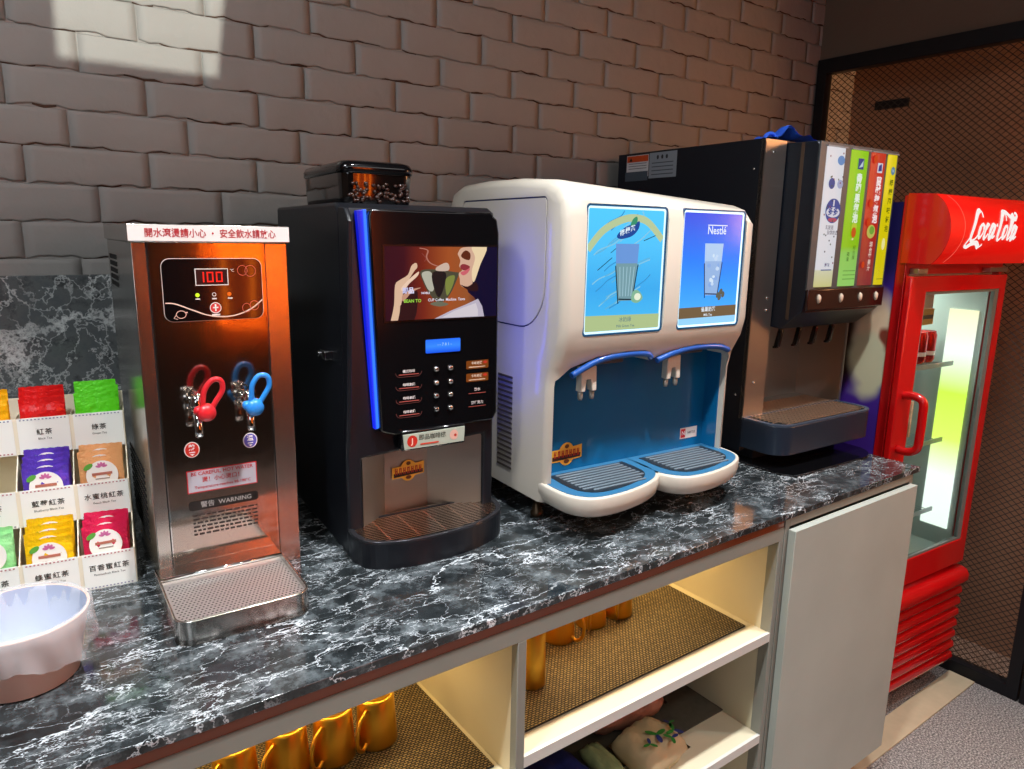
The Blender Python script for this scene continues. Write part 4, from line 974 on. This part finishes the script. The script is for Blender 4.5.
for i in range(3): g.flat(ell(.372+i*.02, .915, .005, .007, 10), 'x', xx-.0004, ink('20242c'))
for z in (.896, .884, .872, .860): g.flat([(.342, z), (.438, z), (.438, z+.003), (.342, z+.003)], 'x', xx-.0004, ink('4a525c'))
g.out('rating_plate', D, norm=False)

# blue cloth on the dark dispenser
t = thing('blue_cloth', 'bright blue cloth folded on top of the dark four-flavour dispenser', 'cloth', (-.30, .36, Z0+.9353), -10)
nx, ny = 22, 10; vs = []
for sgn in (1, -1):
    for j in range(ny+1):
        for i in range(nx+1):
            u, v = i/nx, j/ny
            z = .006+.038*math.exp(-((u-.25)/.11)**2)*(0.6+.4*math.sin(v*5+1)) + .014*math.exp(-((u-.55)/.25)**2)*(.5+.5*math.cos(v*7)) + .003*math.sin(u*25+v*4)
            z *= (1-u*.35)
            vs.append((-.03+u*.20, .11*v-.03+.01*math.sin(u*9), max(.001, z)+(.0015 if sgn > 0 else -.0012)))
g = G(); st_ = (nx+1)*(ny+1)
fs = []
for s_ in (0, st_): fs += [[s_+j*(nx+1)+i, s_+j*(nx+1)+i+1, s_+(j+1)*(nx+1)+i+1, s_+(j+1)*(nx+1)+i] for j in range(ny) for i in range(nx)]
M_cloth = mat('blue_fabric', '1d55c8', .8, bump=(300, .3))
g.add(vs, fs, M_cloth, True); g.out('cloth_sheet', t, norm=False)
G().tube(spline([(-.05, .0, .004), (-.035, .004, .018), (-.012, .006, .020), (.0, .004, .006)], 5), .006, 8, mt=M_cloth).out('rolled_edge', t)

# ---------------------------------------------------------------- red glass-door fridge
F = thing('display_fridge', 'red glass door drinks fridge with a curved lit header sign and ribbed red base', 'fridge', (.1216, .0003, 0), -3.5)
FW = .612
M_red = mat('fridge_red', 'b60c0e', .22, coat=.4); M_red2 = mat('fridge_red_dark', 'a80c10', .3, coat=.2)
M_in = mat('fridge_liner', 'a8b2ae', .4)
wrap = bpy.data.materials.new('fridge_wrap'); wrap.use_nodes = True; N, L = nodes(wrap); b = N['Principled BSDF']; b.inputs['Roughness'].default_value = .3
tc = N.new('ShaderNodeTexCoord'); nz = N.new('ShaderNodeTexNoise'); nz.inputs['Scale'].default_value = 3; L.new(tc.outputs['Object'], nz.inputs['Vector'])
nd = N.new('ShaderNodeVectorMath'); nd.operation = 'MULTIPLY_ADD'; L.new(nz.outputs['Color'], nd.inputs[0]); nd.inputs[1].default_value = (.0, .10, .12); nd.inputs[2].default_value = (0, -.05, -.06)
nz.inputs['Scale'].default_value = 7
na = N.new('ShaderNodeVectorMath'); na.operation = 'ADD'; L.new(nd.outputs[0], na.inputs[0]); L.new(tc.outputs['Object'], na.inputs[1])
def blob(cy, cz, ry, rz, soft):
    s1 = N.new('ShaderNodeVectorMath'); s1.operation = 'SUBTRACT'; L.new(na.outputs[0], s1.inputs[0]); s1.inputs[1].default_value = (0, cy, cz)
    s2 = N.new('ShaderNodeVectorMath'); s2.operation = 'MULTIPLY'; L.new(s1.outputs[0], s2.inputs[0]); s2.inputs[1].default_value = (0, 1/ry, 1/rz)
    s3 = N.new('ShaderNodeVectorMath'); s3.operation = 'LENGTH'; L.new(s2.outputs[0], s3.inputs[0])
    m_ = N.new('ShaderNodeMapRange'); m_.interpolation_type = 'SMOOTHSTEP'; m_.inputs['From Min'].default_value = 1-soft; m_.inputs['From Max'].default_value = 1+soft; m_.inputs['To Min'].default_value = 1; m_.inputs['To Max'].default_value = 0
    L.new(s3.outputs['Value'], m_.inputs['Value']); return m_.outputs[0]
def over(base, fac, c_):
    mm = N.new('ShaderNodeMix'); mm.data_type = 'RGBA'; L.new(fac, mm.inputs['Factor']); mm.inputs['B'].default_value = lin(c_)
    if isinstance(base, str): mm.inputs['A'].default_value = lin(base)
    else: L.new(base, mm.inputs['A'])
    return mm.outputs['Result']
o_ = over('46288c', blob(.25, 1.78, .22, .17, .35), '1a1648')
o_ = over(o_, blob(.40, 1.38, .11, .19, .25), '3c2218')
o_ = over(o_, blob(.235, 1.46, .075, .11, .35), 'd8c0a0')
o_ = over(o_, blob(.250, 1.33, .075, .10, .25), 'c4c4a4')
o_ = over(o_, blob(.19, 1.42, .022, .035, .4), '7a3a2c')
o_ = over(o_, blob(.27, 1.56, .05, .045, .5), '6a3450')
L.new(o_, b.inputs['Base Color'])
g = G(); g.box(0, .022, .175, .90, .10, 1.84); o = g.out('side_panel', F, wrap)
g = G(); g.box(FW-.022, FW, .175, .90, .10, 1.84); g.box(.022, FW-.022, .878, .90, .10, 1.84); g.box(.022, FW-.022, .175, .878, 1.62, 1.84); g.box(.022, FW-.022, .175, .878, .10, .56)
g.out('cabinet_shell', F, M_red2)
g = G(); g.box(.022, .028, .18, .87, .56, 1.62); g.box(FW-.028, FW-.022, .18, .87, .56, 1.62); g.box(.028, FW-.028, .87, .878, .56, 1.62); g.box(.028, FW-.028, .18, .87, 1.612, 1.62); g.box(.028, FW-.028, .18, .87, .56, .568)
g.out('liner', F, M_in)
g = G(); g.ring([(-.004, .46), (FW+.002, .46), (FW+.002, 1.655), (-.004, 1.655)], [(.02, .50), (FW-.02, .50), (FW-.02, 1.62), (.02, 1.62)], 'y', .160, .178); g.box(-.004, .002, .160, .19, .10, 1.86); g.out('front_frame', F, M_red2, bevel=.001)
# door
g = G(); g.ring([(0, .525), (FW-.002, .525), (FW-.002, 1.615), (0, 1.615)], [(.093, .625), (FW-.040, .625), (FW-.040, 1.565), (.093, 1.565)], 'y', .138, .158)
dr = g.out('door', F, M_red, bevel=.003)
g = G(); g.ring([(.092, .624), (FW-.039, .624), (FW-.039, 1.566), (.092, 1.566)], [(.100, .634), (FW-.066, .634), (FW-.066, 1.556), (.100, 1.556)], 'y', .142, .156, mat('door_gasket_grey', '6a706c', .35)); g.out('glass_edge', dr)
g = G(); g.box(.093, FW-.040, .146, .150, .625, 1.565); g.out('door_glass', dr, mat('fridge_glass', 'f4fffa', .02, trans=1.0, ior=1.08, spec=.3))
g = G(); hx = .042; P = spline([(hx, .138, 1.235), (hx, .105, 1.240), (hx+.004, .078, 1.225), (hx+.004, .074, 1.18), (hx+.004, .074, 1.12), (hx+.004, .078, 1.072), (hx, .105, 1.055), (hx, .138, 1.058)], 5)
g.tube(P, .0135, 12, M_red); g.out('door_handle', dr)
g = G(); g.box(.02, .075, .132, .160, 1.622, 1.640); g.box(FW-.14, FW-.02, .132, .16, 1.624, 1.640); g.out('hinge_plate', F, mat('hinge_metal', 'a8a8a4', .3, .9), bevel=.002)
G().box(.09, .10, .134, .138, 1.09, 1.21).out('worn_sticker', dr, mat('worn_paper', 'a89878', .8, noise=(90, .6)))
# curved header
hp_ = [(.178, 1.655), (.085, 1.655)] + spline([(.082, 1.658), (.058, 1.690), (.043, 1.735), (.045, 1.785), (.066, 1.832), (.098, 1.862)], 6) + [(.178, 1.866)]
g = G(); g.prism(hp_, 'x', -.002, FW, smooth=False); hdr = g.out('header_sign', F, None)
hdr_m = mat('header_red', 'c81410', .25, coat=.5, emit='ff1408', es=.35)
hdr.data.materials.clear(); hdr.data.materials.append(hdr_m)
for p in hdr.data.polygons: p.use_smooth = len(p.vertices) == 4
if hasattr(hdr.data, 'set_sharp_from_angle'): hdr.data.set_sharp_from_angle(angle=math.radians(40))
G().prism([(a-.0, b) for a, b in hp_], 'x', -.006, -.0022).out('header_side', hdr, M_red)
curve = spline([(.082, 1.658), (.058, 1.690), (.043, 1.735), (.045, 1.785), (.066, 1.832), (.098, 1.862)], 10)
def hy(z):
    for i in range(len(curve)-1):
        a, b = curve[i], curve[i+1]
        if a[1] <= z <= b[1]: return a[0]+(b[0]-a[0])*(z-a[1])/(b[1]-a[1])
    return curve[0][0] if z < curve[0][1] else curve[-1][0]
e_ = [.0012]
hf = lambda u, v: (u, hy(v)-e_[0], v)
def dens(P, n=6): return spline(P, n)
wl = glow('fff4f0', .95)
g = G()
for xs in ((.075, .052), (.535, .568)):
    g.stroke([(xs[0]+(xs[1]-xs[0])*(2*t-1)**2*1.0, 1.660+.200*t) for t in [i/24 for i in range(25)]], .0035, hf, glow('ff6a58', .8))
# flowing script lettering, u to the right and v up, about 3.3 wide by 1 high
def S(pts, w, n=8):
    e_[0] += .0001
    P = dens(pts, n); g.stroke([(ox+sx_*p[0]+sh*p[1], oz+sz_*p[1]) for p in P], w, hf, wl)
ox, oz, sx_, sz_, sh = .106, 1.730, .0715, .086, .018
T1, T2, T3 = .0098, .0142, .0062
S([(.95, .78), (.88, .98), (.66, 1.0), (.40, .80), (.20, .45), (.13, .12), (.28, -.05), (.52, .02), (.70, .20)], [T3, T2, T2, T2, T1, T3], 10)      # big C
S([(.13, .10), (-.05, -.18), (.15, -.26), (.45, -.14), (.80, -.12), (1.15, -.26), (1.35, -.16)], [T3, T1, T2, T2, T2, T3], 10)                     # tail of the C
S([(.98, .55), (.78, .48), (.70, .25), (.82, .06), (1.0, .20), (1.04, .42), (.94, .56), (1.12, .46)], [T1, T2, T1, T3, T1, T3])                 # o
S([(1.48, .50), (1.38, .56), (1.22, .40), (1.18, .16), (1.32, .06), (1.48, .22)], [T3, T2, T1, T2, T3])                             # c
S([(1.92, .48), (1.80, .56), (1.64, .38), (1.60, .14), (1.74, .06), (1.88, .30), (1.96, .54)], [T1, T2, T1, T2, T3])                 # a
S([(1.98, .56), (1.90, .26), (1.96, .08), (2.10, .16)], [T2, T1, T3])
S([(2.10, .52), (2.20, .54)], T1)                                                                                       # hyphen
S([(2.95, .70), (2.96, .92), (2.82, 1.0), (2.60, .84), (2.40, .45), (2.36, .14), (2.52, .0), (2.72, .12)], [T3, T1, T2, T2, T2, T1, T3], 10)    # second C
S([(2.62, .70), (2.60, .90), (2.78, 1.05), (3.05, 1.00), (3.40, .84), (3.75, .78), (3.98, .92), (3.90, 1.02), (3.80, .95)], [T3, T1, T2, T2, T1, T3], 10)   # flourish across
S([(2.98, .52), (2.84, .44), (2.78, .20), (2.90, .06), (3.06, .22), (3.08, .44), (2.98, .54)], [T1, T2, T1, T3, T1])                   # o
S([(3.28, .20), (3.52, .62), (3.66, .92), (3.54, .94), (3.36, .52), (3.26, .16), (3.36, .04), (3.48, .14)], [T3, T1, T3, T2, T2, T1, T3])    # l
S([(3.84, .48), (3.72, .54), (3.58, .38), (3.54, .14), (3.66, .04), (3.80, .28), (3.88, .52)], [T1, T2, T1, T2, T3])                 # a
S([(3.90, .54), (3.82, .24), (3.88, .06), (4.02, .16)], [T2, T1, T3])
g.out('script_lettering', hdr, norm=False)
# ribbed base
rb = [(.165, .098), (.150, .098)]
for k in range(7):
    z0 = .102+k*.0465; rb += [(.146, z0), (.130, z0+.008), (.126, z0+.022), (.130, z0+.038), (.147, z0+.046)]
rb += [(.147, .430), (.122, .437), (.112, .455), (.112, .480), (.122, .497), (.140, .503), (.165, .503)]
g = G(); g.prism(rb, 'x', .0, FW+.005, smooth=False); kb = g.out('ribbed_base_panel', F, M_red)
for p in kb.data.polygons: p.use_smooth = len(p.vertices) == 4
if hasattr(kb.data, 'set_sharp_from_angle'): kb.data.set_sharp_from_angle(angle=math.radians(50))
G().box(.01, FW-.01, .20, .88, .02, .10).out('undertray', F, mat('fridge_under', '181c1c', .6))
for x in (.06, FW-.06, ):
    for y in (.22, .82): G().lathe([(.001, 0), (.018, 0), (.016, .008), (.008, .012), (.008, .062), (.001, .062)], (x, y, 0), 16).out('levelling_foot', F, mat('foot_metal', '8a6c3c', .4, .8))
M_wire = mat('shelf_wire', '9aa4a4', .4, .4)
for z in (1.275, .98, .70):
    g = G()
    for k in range(25): g.box(.035+k*.0216, .0375+k*.0216, .26, .86, z, z+.003)
    for y in (.26, .45, .66, .86): g.box(.03, FW-.045, y, y+.005, z-.004, z+.001)
    g.box(.03, FW-.045, .256, .261, z-.002, z+.014); g.out('wire_shelf', F, M_wire)
g = G(); g.box(FW-.036, FW-.029, .20, .30, .64, 1.48)
g.out('light_tube', F, bgmat('tube_glow', [(0, 'f4fff4'), (.25, 'ffffff'), (.42, 'e8ff70'), (.62, 'd8ff50'), (.8, 'ffffff'), (1, 'fff0c0')], 'Z', .62, 1.50, 1.15))
light('fridge_inner_light', 'AREA', (.45, .45, 1.605), (.45, .45, 0), 4.0, 'f0fff4', size=.4, size_y=.2)
def can(x, y, z, lb, c_='b81c1c'):
    t = thing('drink_can', lb, 'can', (.13+x, y, z), 0, 'red cans on the top fridge shelf')
    G().lathe([(.001, 0), (.022, 0), (.026, .004), (.031, .012), (.031, .104), (.027, .113), (.027, .118), (.024, .116), (.001, .115)], n=24, mt=mat('can_'+c_, c_, .25, .6)).out('can_body', t)
    G().lathe([(.0312, .03), (.0313, .031), (.0313, .044), (.0312, .045)], n=24, mt=ink('e8e0e0')).out('can_band', t, norm=False)
    return t
for i in range(3):
    for j in range(3): can(.37+i*.070, .296+j*.085, 1.280, 'small red drink can on the top wire shelf inside the glass door fridge')
g = thing('price_card', 'small gold price card on the top shelf behind the fridge glass', 'card', (.13+.30, .215, 1.44)); G().box(-.05, .05, 0, .002, 0, .055).out('card', g, ink('b08a30')); G().box(-.044, .044, -.0008, -.0002, .02, .034).out('card_print', g, ink('3a2a10')); G().box(-.04, .04, .002, .004, .055, .172).out('hanger', g, mat('clear_hanger', 'b8b8b0', .3))

# ---------------------------------------------------------------- tea sachet rack
TR = thing('tea_rack', 'cream stepped tea sachet rack with printed name cards, left of the steel water dispenser', 'rack', (-2.008, .488, Z0), -8)
M_card = mat('card_board', 'e6dcc4', .7, noise=(8, .04)); M_paper = mat('name_card_paper', 'eeeee6', .55)
NC = 3; pw = .0905; xl = -NC*pw-.004
tiers = [(0, 0), (.068, .116), (.136, .236)]
g = G()
for x in [xl+.001]+[-k*pw for k in range(NC)]+[]:
    P = [(0, 0), (.215, 0), (.215, .30), (.136, .30), (.136, .232), (.068, .18), (.068, .116), (0, .066)]
    g.prism(P, 'x', x-.002, x)
g.box(xl, 0, .213, .216, 0, .33)
for (y, z) in tiers: g.box(xl, 0, y+.001, .214, z, z+.003); g.box(xl, 0, y-.0002, y+.002, z, z+.069)
g.out('rack_body', TR, M_card)
names = [['百香蜜紅茶', '蜂蜜紅茶', '檸檬綠茶'], ['水蜜桃紅茶', '藍莓紅茶', '玉露茶'], ['綠茶', '紅茶', '烏龍茶']]
eng = [['Passionfruit Black Tea', 'Honey Black Tea', 'Lemon Green Tea'], ['Peach Black Tea', 'Blueberry Black Tea', 'Gyokuro Tea'], ['Green Tea', 'Black Tea', 'Oolong Tea']]
for t_, (y, z) in enumerate(tiers):
    for c in range(NC):
        x1 = -c*pw-.002; x0 = x1-.084; cx = (x0+x1)/2
        G().box(x0, x1, y-.0018, y-.0004, z, z+.070, M_paper).out('name_card', TR)
        g = G(); dot = ink('b8787c')
        for i in range(13):
            for zz_ in (z+.0655, z+.0025): g.box(x0+.004+i*.006, x0+.0068+i*.006, y-.0024, y-.0019, zz_, zz_+.0022, dot if (zz_ > z+.03) == (t_ < 2) else ink('8a88a0'))
        nm = names[t_][c]
        g.text(nm, (cx, y-.0024, z+.041), (1, 0, 0), (0, 0, 1), .0125, ink('2c2a26'), bold=.008, sp=1.15)
        g.text(eng[t_][c], (cx, y-.0024, z+.0285), (1, 0, 0), (0, 0, 1), .0058, ink('5a564e'))
        g.out('card_print', TR, norm=False)
def sachet(col, c_, label, group, x, y, z, ry=0, tilt=8, oval=True):
    t = thing('tea_sachet', label, 'tea sachet', (0, 0, 0), 0, group); t.parent = None
    w, h = .073, .088; R = random.Random(hash((round(x*1000), round(y*1000))) % 1000); nx, nz = 12, 12
    g = G()
    for sg in (-1, 1):
        vs = []
        for j in range(nz+1):
            for i in range(nx+1):
                u, v = i/nx*2-1, j/nz
                k = max(0, 1-u**4)*max(0, min(1, (v-.07)/.18))*max(0, min(1, (.93-v)/.22))
                th = sg*(.0042*k+.0002)+.0011*math.sin(u*9+v*4+x*300)*(.4+k)+.0008*math.cos(v*22+x*90)
                zz_ = v*h+(.0010 if (i % 2 and j == nz) else 0)
                vs.append((u*w/2, th, zz_))
        fs = [[j*(nx+1)+i, j*(nx+1)+i+1, (j+1)*(nx+1)+i+1, (j+1)*(nx+1)+i] for j in range(nz) for i in range(nx)]
        g.add(vs, fs, mat('foil_'+col, col, .28, .15, coat=.4, bump=(60, .5)), True)
    o = g.out('foil_envelope', t, norm=False)
    if oval:
        g = G(); P = ell(0, .052, .027, .029, 24); g.flat(P, 'y', -.0058, ink('ebe6de'))
        for k in range(5): a = PI*(.1+.2*k); g.flat(ell(.006*math.cos(a), .068+.006*math.sin(a), .0045, .0022, 10, a), 'y', -.0062, ink('c86a9a'))
        g.flat(ell(-.022, .071, .009, .005, 12, .6), 'y', -.0060, ink('5aa03c'))
        g.box(-.017, .017, -.0066, -.0061, .053, .058, ink('b06a58')); g.box(-.012, .012, -.0066, -.0061, .045, .047, ink('9a8a80'))
        g.out('front_label', t, norm=False)
    a = math.radians(-8); ox_, oy_ = -2.008, .488
    t.location = (ox_+x*math.cos(a)-y*math.sin(a), oy_+x*math.sin(a)+y*math.cos(a), Z0+z)
    t.rotation_euler = (math.radians(-tilt), math.radians(ry), a)
    return t
piles = [(0, 0, 'd0204c', 'crimson', 3), (0, 1, 'efc010', 'golden yellow', 4), (0, 2, '9ce89a', 'pale green', 2),
         (1, 0, 'e0a068', 'orange', 3), (1, 1, '5a3cb4', 'purple', 4), (2, 0, '58cc1c', 'bright green', 5), (2, 1, 'd81c1c', 'red', 3), (2, 2, 'f0b010', 'amber', 2)]
where = {0: 'bottom', 1: 'middle', 2: 'top'}
word = ['frontmost', 'second from the front', 'third from the front', 'fourth from the front', 'rearmost']
for (t_, c, col, nm, n) in piles:
    y0, z0 = tiers[t_]; top = {0: .140, 1: .137, 2: .126}[t_]
    for k in range(n):
        dz = top-.088 - (n-1-k)*.0095 - .003; y = y0+.0095+k*.0102
        ov = not (t_ == 2)
        lb = '%s tea sachet, %s of its pile, %s tier of the rack' % (nm, word[k] if k < n-1 else 'rearmost', where[t_])
        o = sachet(col, c, lb, '%s tea sachets' % nm, -c*pw-.044+rnd.uniform(-.0015, .0015), y, z0+max(.004, dz), rnd.uniform(-1.5, 1.5), 4, ov)

# ---------------------------------------------------------------- lined bowl
B = thing('lined_bowl', 'pinkish round tub with white inner and clear plastic bag folded over its rim', 'bowl', (-2.195, .252, Z0))
B.scale = (.96, .96, .92)
M_tub = mat('pink_tub', 'e0b8a4', .4, coat=.2); M_tubi = mat('white_tub', 'a2abc0', .35)
G().lathe([(.001, 0), (.068, 0), (.074, .004), (.094, .108), (.096, .112), (.092, .112), (.0918, .1115)], n=56, mt=M_tub, cap=False).out('tub', B)
G().lathe([(.0918, .1115), (.090, .106), (.0715, .008), (.001, .005)], n=56, mt=M_tubi, cap=False).out('inner_wall', B)
M_film = bpy.data.materials.new('clear_film'); M_film.use_nodes = True; N, L = nodes(M_film); b = N['Principled BSDF']
b.inputs['Base Color'].default_value = lin('f2f4f8'); b.inputs['Roughness'].default_value = .18; b.inputs['Alpha'].default_value = .28; b.inputs['Specular IOR Level'].default_value = .7
secs = []; n = 120
prof2 = [(.066, .012, 0), (.080, .06, .3), (.0895, .104, .5), (.094, .117, .3), (.099, .114, .5), (.101, .095, .9), (.102, .075, 1.2), (.102, .055, 1.6)]
for r_, z, am in prof2:
    sec = []
    for i in range(n):
        a = 2*PI*i/n; rr = r_+am*.0022*(math.sin(a*9+z*60)+.6*math.sin(a*17+z*30)+.5*math.sin(a*31))
        zz_ = z+(am > .8)*am*.006*math.sin(a*3+1)+(am > 1)*.004*math.sin(a*11)
        sec.append((rr*math.cos(a), rr*math.sin(a), zz_))
    secs.append(sec)
g = G(); g.loft(secs, M_film, True, cap=False); g.out('plastic_liner', B, norm=False)
